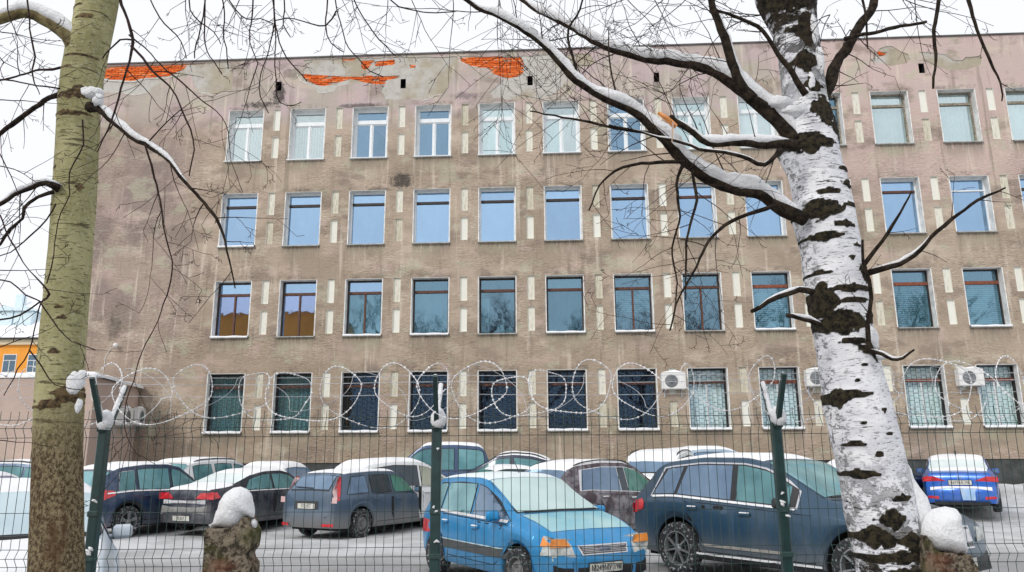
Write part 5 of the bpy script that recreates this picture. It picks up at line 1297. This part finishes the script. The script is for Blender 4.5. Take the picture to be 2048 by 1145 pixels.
def trunkmesh(tree, rows, Y, mat, dark, nr=96, name='trunk', rootflare=0, noisy=.03, zf=None):
    """rows: (py, left px, right px); dark: list of (px, py, a, b) bark scars that are rough, raised and dark"""
    ext = rows
    P = []
    for py, l, r in ext:
        a, c = at(l, py, Y), at(r, py, Y); P.append(((a.x+c.x)/2, (a.z+c.z)/2, (c.x-a.x)/2))
    P.sort(key=lambda q: q[1])
    zs = np.arange(0.0, P[-1][1], .012); lowx = P[0]; slope = (P[3][0]-P[0][0])/(P[3][1]-P[0][1])
    v = []; at_ = []; DK = []
    for (px, py, a_, b2) in dark:
        q = at(px, py, Y); s_ = (q-Vector((0, 0, H))).dot(FW)/F; DK.append((q.x, q.z, a_*s_, b2*s_*.85))
    for z in zs:
        if z < lowx[1]: x = lowx[0]-slope*(lowx[1]-z)*.6; r = lowx[2]*(1+.35*((lowx[1]-z)/max(.2, lowx[1]))**2)
        else:
            x = float(np.interp(z, [q[1] for q in P], [q[0] for q in P])); r = float(np.interp(z, [q[1] for q in P], [q[2] for q in P]))
        for k in range(nr):
            w = 2*PI*k/nr; cx_, sy = math.cos(w), math.sin(w); px_ = x+r*cx_; d = 0
            if sy < .35:
                nz = mnoise.noise(Vector((px_*22, z*60, 1)))*.9+mnoise.noise(Vector((px_*70, z*110, 5)))*.5
                for X_, Z_, A_, B_ in DK:
                    if abs(z-Z_) < B_*2.2 and abs(px_-X_) < A_*2:
                        q = 1.25-(abs(px_-X_)/A_+abs(z-Z_)/B_)+nz*.45; d = max(d, min(1, max(0, q*3)))
            q = 1+noisy*mnoise.noise(Vector((cx_*2, sy*2, z*3)))+.012*mnoise.noise(Vector((cx_*9, sy*9, z*14)))+d*(.03+.05*mnoise.noise(Vector((px_*60, sy*5, z*60))))
            v.append((px_*0+x+r*cx_*q-tree.location.x, r*sy*q, z)); at_.append(d)
    m_ = len(zs); me = bpy.data.meshes.new(name)
    me.from_pydata(v, [], [(i*nr+k, i*nr+(k+1) % nr, (i+1)*nr+(k+1) % nr, (i+1)*nr+k) for i in range(m_-1) for k in range(nr)]); me.materials.append(mat)
    A = me.attributes.new('scar', 'FLOAT', 'POINT'); A.data.foreach_set('value', at_); me.polygons.foreach_set('use_smooth', [True]*len(me.polygons))
    return link(name, me, tree)
# --- birch
BY = 3.62
bb = at(1790, 1145, BY); birch = empty('birch_tree', (bb.x, BY, 0), 0, label='white barked birch with black scars and snow laden limbs, right of centre in the foreground', cat='tree')
def birchbark():
    n = NT('birch_bark'); v = n.obj(); X, Y, Z = n.sep(); sc = n.attr('scar')
    c = n.mix(n.rng(n.noise(n.obj((3, 3, 9)), 2, 6, .6), .35, .65), (.68, .69, .74), (.84, .85, .88))
    l1 = n.rng(n.noise(n.obj((6, 6, 60)), 1.6, 5, .65), .585, .625)
    l2 = n.rng(n.noise(n.obj((22, 22, 150), (3, 1, 0)), 1.4, 4, .6), .60, .66)
    lent = n.m('MAXIMUM', n.m('MULTIPLY', l1, n.rng(n.noise(v, 5, 3), .45, .6)), n.m('MULTIPLY', l2, .8))
    c = n.mix(lent, c, (.07, .06, .055))
    low = n.m('MULTIPLY', n.rng(Z, 1.9, 1.2), n.rng(n.noise(n.obj((1, 1, 1.4)), 11, 6, .75), .50, .56)); 
    up = n.m('MULTIPLY', n.rng(Z, 3.3, 4.0), n.rng(n.noise(n.obj((1, 1, 2.2)), 8, 6, .75), .47, .54))
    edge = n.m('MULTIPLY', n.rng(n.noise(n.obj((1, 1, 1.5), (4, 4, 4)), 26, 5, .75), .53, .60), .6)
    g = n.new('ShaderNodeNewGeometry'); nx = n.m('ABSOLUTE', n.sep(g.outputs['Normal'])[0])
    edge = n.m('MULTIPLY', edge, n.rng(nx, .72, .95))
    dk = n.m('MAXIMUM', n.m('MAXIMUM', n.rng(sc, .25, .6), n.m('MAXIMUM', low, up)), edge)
    dc = n.mix(n.rng(n.noise(v, 40, 5, .7), .4, .6), (.008, .007, .005), (.055, .044, .024)); c = n.mix(dk, c, dc)
    n.bump(n.m('ADD', n.m('MULTIPLY', n.noise(v, 45, 5, .7), n.m('ADD', .15, dk)), n.m('MULTIPLY', lent, -.15)), .02)
    return n.fin(c, n.rng(dk, 0, 1, .5, .95), spec=.3)
BM = birchbark()
rowsB = [(0, 1515, 1628), (60, 1545, 1632), (100, 1556, 1638), (200, 1568, 1652), (262, 1562, 1668), (310, 1560, 1675), (350, 1580, 1687), (400, 1590, 1700), (440, 1588, 1708), (500, 1604, 1720), (560, 1611, 1729), (640, 1626, 1738), (700, 1636, 1748), (760, 1645, 1765), (820, 1652, 1782), (900, 1670, 1802), (960, 1684, 1816), (1020, 1692, 1828), (1080, 1705, 1842), (1145, 1715, 1856)]
rowsB = [(-120, 1490, 1590), (-60, 1500, 1608)]+rowsB
darkB = [(1600, 305, 50, 26), (1632, 240, 32, 42), (1660, 268, 20, 30), (1562, 15, 60, 45), (1600, 80, 32, 45), (1597, 142, 26, 28), (1610, 190, 22, 22), (1637, 400, 30, 8), (1680, 352, 24, 7), (1680, 382, 26, 8), (1682, 424, 20, 7), (1622, 434, 46, 26), (1668, 465, 30, 8), (1632, 486, 36, 11), (1692, 503, 10, 5), (1680, 529, 10, 4), (1712, 552, 16, 30), (1625, 555, 20, 6),
         (1680, 588, 66, 9), (1632, 612, 24, 46), (1686, 611, 38, 7), (1662, 652, 56, 30), (1722, 640, 16, 18), (1686, 690, 32, 9), (1728, 705, 36, 26), (1680, 793, 36, 10), (1660, 800, 20, 22), (1688, 889, 24, 6), (1727, 909, 16, 5), (1700, 948, 30, 10), (1773, 993, 28, 8), (1754, 1034, 26, 24), (1725, 1068, 26, 26), (1745, 1075, 26, 18), (1792, 1078, 26, 24), (1775, 1107, 55, 14), (1735, 1112, 30, 10), (1775, 1140, 40, 14),
         (1700, 850, 8, 3), (1750, 870, 10, 3), (1705, 735, 12, 3), (1690, 765, 10, 3), (1740, 825, 12, 4)]
trunkmesh(birch, rowsB, BY, BM, darkB)
# snow plastered on the right flank and lodged in the forks
def blobs(tree, L, Y, name='snow_on_trunk'):
    for (px, py, r1, r2) in L:
        p = at(px, py, Y); s_ = (p-Vector((0, 0, H))).dot(FW)/F; b = MB(); v = []; n1, n2 = 14, 10
        for i in range(n2+1):
            for j in range(n1):
                a, w = PI*i/n2, 2*PI*j/n1; d = Vector((math.sin(a)*math.cos(w), math.sin(a)*math.sin(w)*.8, math.cos(a))); q = 1+.30*mnoise.noise(d*1.6+p*8)
                v.append((p.x-tree.location.x+d.x*r1*s_*q, p.y-tree.location.y+d.y*min(r1, r2*1.2)*s_*q, p.z+d.z*r2*s_*q))
        b.add(v, [(i*n1+j, (i+1)*n1+j, (i+1)*n1+(j+1) % n1, i*n1+(j+1) % n1) for i in range(n2) for j in range(n1)]); b.build(name, M['snow'], tree, True)
P, R = polyline([(1775, 800, 9), (1783, 850, 12), (1790, 880, 10), (1800, 920, 22), (1812, 960, 34), (1826, 1000, 52), (1838, 1050, 68), (1848, 1100, 76), (1856, 1160, 80), (1860, 1300, 84)], BY-.02)
R = [r*(1+.22*mnoise.noise(p*16)) for p, r in zip(P, R)]
b = MB(); b.tube([p-birch.location for p in P], R, 14); b.build('snow_on_trunk', M['snow'], birch, True)
blobs(birch, [(1745, 678, 12, 24), (1760, 712, 18, 8), (1775, 815, 7, 14), (1560, 205, 22, 14), (1590, 222, 26, 12), (1640, 225, 9, 18), (1655, 262, 7, 22), (1668, 285, 6, 16), (1608, 185, 10, 10), (1622, 165, 8, 26), (1628, 60, 9, 34), (1640, 120, 8, 30)], BY-.1)
rb = random.Random(21); tb = MB()
LIMBS = [
 ([(1610, 440, 34), (1570, 420, 30), (1520, 392, 27), (1450, 372, 25), (1400, 347, 24), (1350, 308, 24), (1312, 262, 22), (1272, 224, 20), (1212, 200, 17), (1150, 160, 15), (1102, 106, 13), (1060, 74, 12), (1000, 38, 10), (930, 0, 9), (880, -40, 8)], -.1, -.35, 1.15),
 ([(1590, 285, 42), (1552, 240, 36), (1502, 196, 30), (1452, 160, 26), (1400, 136, 22), (1330, 124, 19), (1260, 112, 17), (1200, 88, 15), (1160, 66, 12), (1100, 34, 10), (1048, 4, 9), (1000, -40, 8)], -.08, .25, 1.15),
 ([(1505, 200, 24), (1478, 165, 20), (1455, 112, 18), (1440, 60, 16), (1424, 0, 14), (1410, -50, 12)], -.1, -.1, .95),
 ([(1590, 292, 24), (1560, 288, 18), (1520, 290, 14), (1462, 290, 13), (1420, 286, 12), (1385, 268, 12), (1352, 246, 12), (1340, 232, 10)], -.2, -.15, 1.2),
 ([(1630, 262, 34), (1645, 200, 27), (1668, 142, 24), (1698, 85, 20), (1738, 25, 16), (1755, -40, 14)], -.05, .2, 0),
 ([(1612, 190, 14), (1585, 150, 11), (1556, 110, 10), (1528, 66, 9), (1490, 40, 7), (1430, 22, 5)], -.25, -.1, 0),
 ([(1722, 550, 14), (1762, 540, 12), (1800, 528, 11), (1850, 487, 9), (1900, 442, 8), (1960, 405, 6), (2012, 375, 4)], -.1, -.2, .74),
 ([(1728, 530, 9), (1752, 498, 8), (1775, 465, 7), (1798, 425, 5), (1820, 382, 3)], -.15, -.1, 0),
 ([(1625, 585, 15), (1598, 580, 12), (1570, 590, 11), (1535, 605, 10), (1505, 624, 8)], -.15, -.1, .6),
 ([(1640, 650, 11), (1618, 640, 10), (1598, 634, 9), (1574, 628, 8)], -.2, -.1, 1.1),
 ([(1738, 702, 9), (1765, 710, 8), (1785, 722, 7), (1805, 718, 6), (1826, 700, 4)], -.15, -.05, .6),
 ([(1738, 706, 10), (1735, 650, 9), (1746, 600, 8), (1738, 560, 7), (1728, 520, 6), (1726, 480, 5)], -.2, 0, 0),
 ([(1556, 408, 9), (1500, 430, 8), (1450, 452, 7), (1422, 480, 6), (1400, 515, 5), (1375, 560, 4), (1352, 610, 4), (1338, 660, 3)], -.25, -.1, 0),
 ([(1560, 300, 10), (1530, 330, 9), (1495, 322, 8), (1450, 305, 7), (1400, 295, 6), (1345, 282, 5), (1300, 270, 4), (1220, 250, 3)], -.25, -.1, .5),
 ([(1690, 78, 9), (1730, 68, 8), (1790, 58, 7), (1852, 44, 6)], 0, .1, 0),
 ([(1878, -20, 8), (1870, 60, 7), (1873, 110, 6), (1866, 180, 4)], -.3, 0, 0),
 ([(1932, -20, 8), (1952, 60, 7), (1978, 110, 6), (2000, 165, 4), (2003, 200, 3)], -.3, 0, 0),
 ([(1720, -20, 6), (1728, 20, 5), (1732, 75, 4), (1735, 100, 2)], -.3, 0, 0),
 ([(1318, 268, 7), (1260, 262, 6), (1200, 250, 5), (1130, 235, 4), (1060, 225, 3)], -.3, -.1, 0),
 ([(1368, 324, 8), (1330, 324, 7), (1280, 328, 6), (1230, 345, 5), (1200, 375, 4), (1180, 420, 3)], -.3, -.1, 0),
 ([(1160, 168, 6), (1148, 130, 5), (1140, 60, 5), (1160, 20, 4), (1170, -30, 4)], -.2, 0, 0),
 ([(1260, 222, 6), (1230, 180, 4), (1220, 120, 3), (1216, 60, 2)], -.2, 0, 0),
 ([(1368, 326, 8), (1352, 370, 6), (1356, 430, 5), (1345, 500, 4), (1350, 580, 3), (1346, 640, 2)], -.25, 0, 0),
 ([(1385, 340, 7), (1392, 400, 6), (1382, 450, 5), (1370, 520, 4), (1372, 600, 3)], -.25, -.1, 0)]
for i, (pts, o0, dy, sn_) in enumerate(LIMBS):
    if i < 2: pts = [(a, b2, w_*.84) for a, b2, w_ in pts]; sn_ = 1.45
    P, R = limb(birch, pts, BY+o0, dy, None, sn_, seed=i, n=10 if pts[0][2] > 20 else 7, sfrac=(.03, .93) if i < 3 else ((.08, .5) if i == 6 else (.1, .9)))
    if i in (0, 1): sprout(tb, P, R, birch, rb, .12, (.2, .65), 2, .4, .12, .0034)
    elif i in (2, 4, 5, 3): sprout(tb, P, R, birch, rb, .12, (.2, .5), 2, .3, .1, .0034)
    elif i in (12, 13, 18, 19, 20, 21, 22, 23): sprout(tb, P, R, birch, rb, .065, (.12, .42), 2, .4, .1, .0024)
    elif i in (15, 16, 14, 17): sprout(tb, P, R, birch, rb, .25, (.06, .2), 0, .2, .1, .0022)
    elif i in (6, 7, 11): sprout(tb, P, R, birch, rb, .16, (.08, .3), 1, .1, .1, .0026)
for k in range(20):                                            # hanging threads from high limbs
    px = rb.uniform(985, 1230) if k < 18 else rb.uniform(1380, 1760); p = at(px, -25, BY-.3+rb.uniform(-.3, .3))
    grow(tb, p-birch.location, Vector((rb.uniform(-.12, .12), 0, -1)), rb.uniform(.3, .95 if k < 18 else .4), .0018, 1 if k < 14 else 0, rb, .6, .16)
for (px, py) in ((1300, -20), (1345, -20), (1385, -20), (1490, -20), (1530, 30), (1660, 30), (1700, 60), (1770, -20), (1830, -20), (1240, -20)):
    p = at(px, py, BY-.1)
    for q in range(2): grow(tb, p-birch.location, Vector((rb.uniform(-1, 1), rb.uniform(-.3, .3), rb.uniform(-1, .15))), rb.uniform(.25, .6), .003, 2, rb, .3)
prop(tb.build('twigs', TW, birch), kind='stuff')
b = MB(); p0, p1 = at(1316, 226, BY-.38), at(1352, 254, BY-.36); b.tube([p0-birch.location, p0.lerp(p1, .5)-birch.location+Vector((0, 0, .004)), p1-birch.location], [.008, .014, .012], 5); b.build('torn_wood', flat('raw_orange_wood', (.72, .30, .10), .8, .25, 30), birch)
b = MB(); p0, p1 = at(1346, 245, BY-.38), at(1344, 285, BY-.36); b.tube([p0-birch.location, p1-birch.location], [.006, .003], 4); b.build('torn_wood', flat('raw_pale_wood', (.55, .40, .30), .8, .25, 30), birch)
# --- poplar
PY_ = 3.42
pb = at(115, 1145, PY_); poplar = empty('poplar_tree', (pb.x, PY_, 0), 0, label='thick olive green trunked poplar with snowy side branches, at the left edge of the foreground', cat='tree')
def poplarbark():
    n = NT('poplar_bark'); v = n.obj(); X, Y, Z = n.sep(); sc = n.attr('scar')
    c = n.mix(n.rng(n.noise(n.obj((2, 2, 1)), 3, 6, .6), .35, .65), (.26, .245, .115), (.42, .395, .21))
    c = n.mix(n.m('MULTIPLY', n.rng(n.noise(v, 55, 4, .7), .5, .65), .45), c, (.48, .47, .34))
    g = n.new('ShaderNodeNewGeometry'); nx = n.sep(g.outputs['Normal'])[0]
    l1 = n.rng(n.noise(n.obj((5, 5, 48)), 1.5, 5, .65), .60, .64); l2 = n.rng(n.noise(n.obj((20, 20, 120), (3, 1, 0)), 1.5, 4, .6), .61, .66)
    dk = n.m('MAXIMUM', n.m('MULTIPLY', l1, .8), n.m('MULTIPLY', l2, .6))
    c = n.mix(dk, c, (.075, .06, .035))
    rough = n.rng(n.m('ADD', Z, n.m('MULTIPLY', n.m('SUBTRACT', n.noise(n.obj((4, 4, 1)), 2, 4), .5), .5)), 2.12, 1.72)
    pl = n.rng(n.noise(n.obj((2.2, 2.2, 1.6)), 34, 6, .8), .44, .56)
    c2 = n.mix(pl, (.13, .09, .05), (.50, .41, .24)); c2 = n.mix(n.m('MULTIPLY', n.rng(n.noise(n.obj((3, 3, .8)), 3, 5, .7), .48, .66), .75), c2, (.16, .08, .04))
    c = n.mix(rough, c, c2); c = n.mix(n.rng(sc, .25, .6), c, n.mix(n.rng(n.noise(v, 40, 5, .7), .4, .6), (.05, .035, .02), (.17, .12, .06)))
    n.bump(n.m('ADD', n.m('MULTIPLY', n.noise(n.obj((2.2, 2.2, 1.6)), 34, 6, .8), n.m('MULTIPLY', rough, 1.0)), n.m('ADD', n.m('MULTIPLY', n.noise(v, 40, 4), .12), n.m('MULTIPLY', dk, -.12))), .035)
    return n.fin(c, .85, spec=.2)
rowsP = [(-120, 175, 255), (-60, 165, 243), (0, 158, 233), (60, 148, 222), (100, 136, 213), (150, 127, 203), (200, 121, 198), (300, 115, 193), (400, 109, 188), (500, 102, 181), (600, 92, 173), (700, 82, 166), (770, 76, 162), (790, 75, 165), (815, 73, 163), (900, 71, 160), (1000, 68, 162), (1145, 62, 164)]
darkP = [(160, 207, 34, 9), (178, 200, 20, 18), (150, 241, 45, 7), (160, 30, 40, 4), (190, 52, 40, 4), (175, 128, 30, 4), (150, 152, 36, 3), (150, 790, 20, 24), (125, 808, 40, 8), (110, 818, 40, 5), (145, 640, 20, 4), (140, 620, 26, 3), (130, 708, 26, 4), (115, 372, 12, 12), (175, 385, 6, 12), (140, 92, 10, 14), (150, 275, 22, 3), (100, 580, 12, 3), (85, 695, 10, 3), (130, 345, 16, 3), (120, 420, 14, 3)]
trunkmesh(poplar, rowsP, PY_, poplarbark(), darkP, 80, noisy=.02)
rp_ = random.Random(5); tp = MB()
PB = bark('poplar_limb_bark', (.14, .11, .055), (.30, .26, .13), 20)
PL = [([(150, 100, 34), (135, 72, 27), (105, 50, 24), (70, 33, 22), (40, 25, 20), (0, 38, 20), (-50, 60, 18)], -.05, -.1, 1.25, PB),
 ([(180, 215, 22), (196, 218, 15), (228, 245, 11), (258, 270, 10), (290, 286, 10), (330, 312, 7), (362, 352, 7), (398, 393, 6), (425, 428, 6), (445, 470, 5), (458, 520, 4), (470, 578, 3)], -.12, -.2, 1.15, None),
 ([(290, 290, 6), (302, 330, 6), (308, 360, 6), (325, 420, 5), (338, 500, 4), (340, 573, 4), (315, 640, 3), (285, 705, 3), (268, 760, 3), (256, 800, 3), (251, 850, 3), (262, 895, 2), (281, 917, 2)], -.25, 0, 0, None),
 ([(235, -30, 9), (246, 25, 9), (260, 68, 9), (262, 92, 8), (252, 140, 6), (238, 195, 6), (222, 240, 5), (205, 280, 4), (193, 305, 3)], -.3, 0, 0, None),
 ([(262, 92, 8), (298, 132, 7), (340, 176, 6), (362, 208, 5), (382, 262, 5), (388, 300, 4), (380, 350, 3)], -.3, .05, 0, None),
 ([(258, 70, 5), (300, 110, 4), (370, 172, 4), (430, 222, 3), (455, 262, 3), (458, 320, 2), (485, 385, 2)], -.28, .05, 0, None),
 ([(262, 80, 5), (240, 80, 5), (222, 100, 4), (206, 118, 4)], -.25, .1, 0, None),
 ([(118, 378, 18), (92, 366, 12), (60, 372, 11), (25, 392, 9), (0, 408, 8), (-40, 430, 7)], -.1, -.1, .95, None),
 ([(118, 190, 13), (90, 200, 11), (60, 222, 10), (25, 250, 9), (-20, 278, 8)], .05, .2, 0, None),
 ([(128, 134, 8), (90, 142, 7), (50, 150, 6), (20, 158, 7), (-30, 168, 6)], .05, .2, 0, None),
 ([(108, 384, 10), (75, 395, 7), (48, 418, 7), (44, 436, 6), (20, 455, 6), (0, 492, 5), (-30, 520, 4)], -.2, -.1, 0, None),
 ([(120, 178, 5), (90, 172, 4), (40, 166, 4), (-20, 160, 4)], -.1, 0, 0, None),
 ([(112, 408, 5), (92, 440, 4), (60, 470, 4), (20, 505, 3), (-20, 520, 3)], -.2, 0, 0, None),
 ([(0, 430, 5), (22, 480, 4), (60, 540, 3), (100, 590, 8), (82, 604, 5), (72, 640, 4), (58, 700, 4), (30, 740, 4), (5, 790, 3)], -.35, 0, 0, None),
 ([(58, 700, 4), (82, 730, 4), (110, 770, 3), (160, 780, 2)], -.35, 0, 0, None),
 ([(80, 604, 5), (40, 630, 5), (0, 640, 5), (-30, 640, 5)], -.35, 0, 0, None),
 ([(-10, 560, 4), (20, 565, 4), (50, 590, 4), (85, 605, 4)], -.35, 0, 0, None),
 ([(80, 604, 4), (105, 640, 4), (140, 680, 3), (190, 702, 3)], -.4, 0, 0, None),
 ([(165, 240, 5), (165, 290, 4), (142, 345, 4), (140, 390, 3), (120, 430, 3), (110, 490, 3), (95, 570, 4)], -.4, 0, 0, None),
 ([(55, -20, 5), (60, 60, 5), (72, 110, 5), (62, 140, 4), (80, 190, 3)], -.2, 0, 0, None)]
for i, (pts, o0, dy, sn_, mt) in enumerate(PL):
    if pts[0][2] <= 9: pts = [(a, c_, w_*.72) for a, c_, w_ in pts]
    P, R = limb(poplar, pts, PY_+o0, dy, mt or (TW if pts[0][2] < 8 else LB), sn_, seed=40+i, n=10 if pts[0][2] > 20 else 6, sfrac=(.0, .55) if i == 1 else (.03, .97))
    if i in (1, 2, 4, 5): sprout(tp, P, R, poplar, rp_, .10, (.12, .5), 2, .25, .12, .0030)
    elif i in (3, 6): sprout(tp, P, R, poplar, rp_, .16, (.1, .35), 1, .2, .1, .0026)
    elif i in (7, 8, 9, 10, 11, 12): sprout(tp, P, R, poplar, rp_, .09, (.12, .45), 1, .2, .12, .0028)
    else: sprout(tp, P, R, poplar, rp_, .13, (.06, .25), 1, .2, .1, .0022)
o9 = lambda L, w: [(300+x/2.926, y/2.926-(12 if i == 0 else 0), w-i*.25) for i, (x, y) in enumerate(L)]
for k, L in enumerate(([(330, 0), (310, 100), (270, 260), (262, 345)], [(320, 0), (322, 90), (325, 260), (350, 330), (420, 430)], [(420, 0), (435, 80), (425, 180), (445, 280), (460, 400)], [(605, 0), (600, 100), (578, 210), (590, 290), (625, 370), (600, 470), (560, 590), (520, 720), (490, 790), (455, 900)],
        [(715, 0), (722, 140), (700, 260), (650, 440), (640, 560), (690, 660)], [(725, 0), (735, 150), (780, 280), (840, 380), (920, 470)], [(720, 0), (735, 250), (738, 380), (735, 520), (760, 600), (830, 620), (880, 600)], [(1040, 0), (1030, 150), (1060, 250), (1130, 310)],
        [(1080, 0), (1100, 90), (1150, 240), (1230, 340), (1290, 420), (1360, 455)], [(1180, 0), (1230, 80), (1300, 180), (1380, 270), (1440, 325)], [(780, 0), (790, 60), (775, 150), (820, 220)], [(1090, 100), (1030, 155), (900, 135), (800, 115), (730, 120)], [(0, 30), (60, 100), (150, 210), (200, 290), (210, 345)], [(440, 0), (500, 60), (560, 120), (640, 110), (720, 140)], [(1380, 0), (1450, 45), (1560, 60), (1680, 80), (1800, 60)], [(230, 0), (240, 60), (300, 130), (380, 180), (420, 260)])):
    P, R = limb(poplar, o9(L, 3.1), PY_-.15+.1*(k % 4), .05, TW, 0, seed=70+k, n=5); sprout(tp, P, R, poplar, rp_, .06, (.05, .20), 1, .3, .02, .0019)
for k in range(9):
    px = rp_.uniform(330, 940); p = at(px, -30, PY_+rp_.uniform(-.5, .4))
    Lh = rp_.uniform(.2, .55)
    grow(tp, p-poplar.location, Vector((rp_.uniform(-.45, .6), rp_.uniform(-.1, .1), -1)), Lh, .0032, 2, rp_, .25, .3)
for (px, py, dx, dz, L) in ((0, 60, 1, -.3, .4), (0, 200, 1, .1, .35), (0, 330, 1, -.2, .4), (0, 540, 1, -.1, .3), (10, 300, .6, -1, .4), (0, 100, .8, -.8, .5), (30, 0, .3, -1, .4), (-5, 700, 1, .3, .3), (0, 880, 1, -.1, .25)):
    p = at(px-15, py, PY_-.2); grow(tp, p-poplar.location, Vector((dx, 0, dz)), L, .003, 2, rp_, .2)
prop(tp.build('twigs', TW, poplar), kind='stuff')
blobs(poplar, [(150, 766, 17, 22), (163, 752, 9, 12), (157, 812, 7, 14), (185, 186, 20, 12), (196, 200, 10, 14), (172, 182, 9, 8)], PY_-.16)
print('trees done')
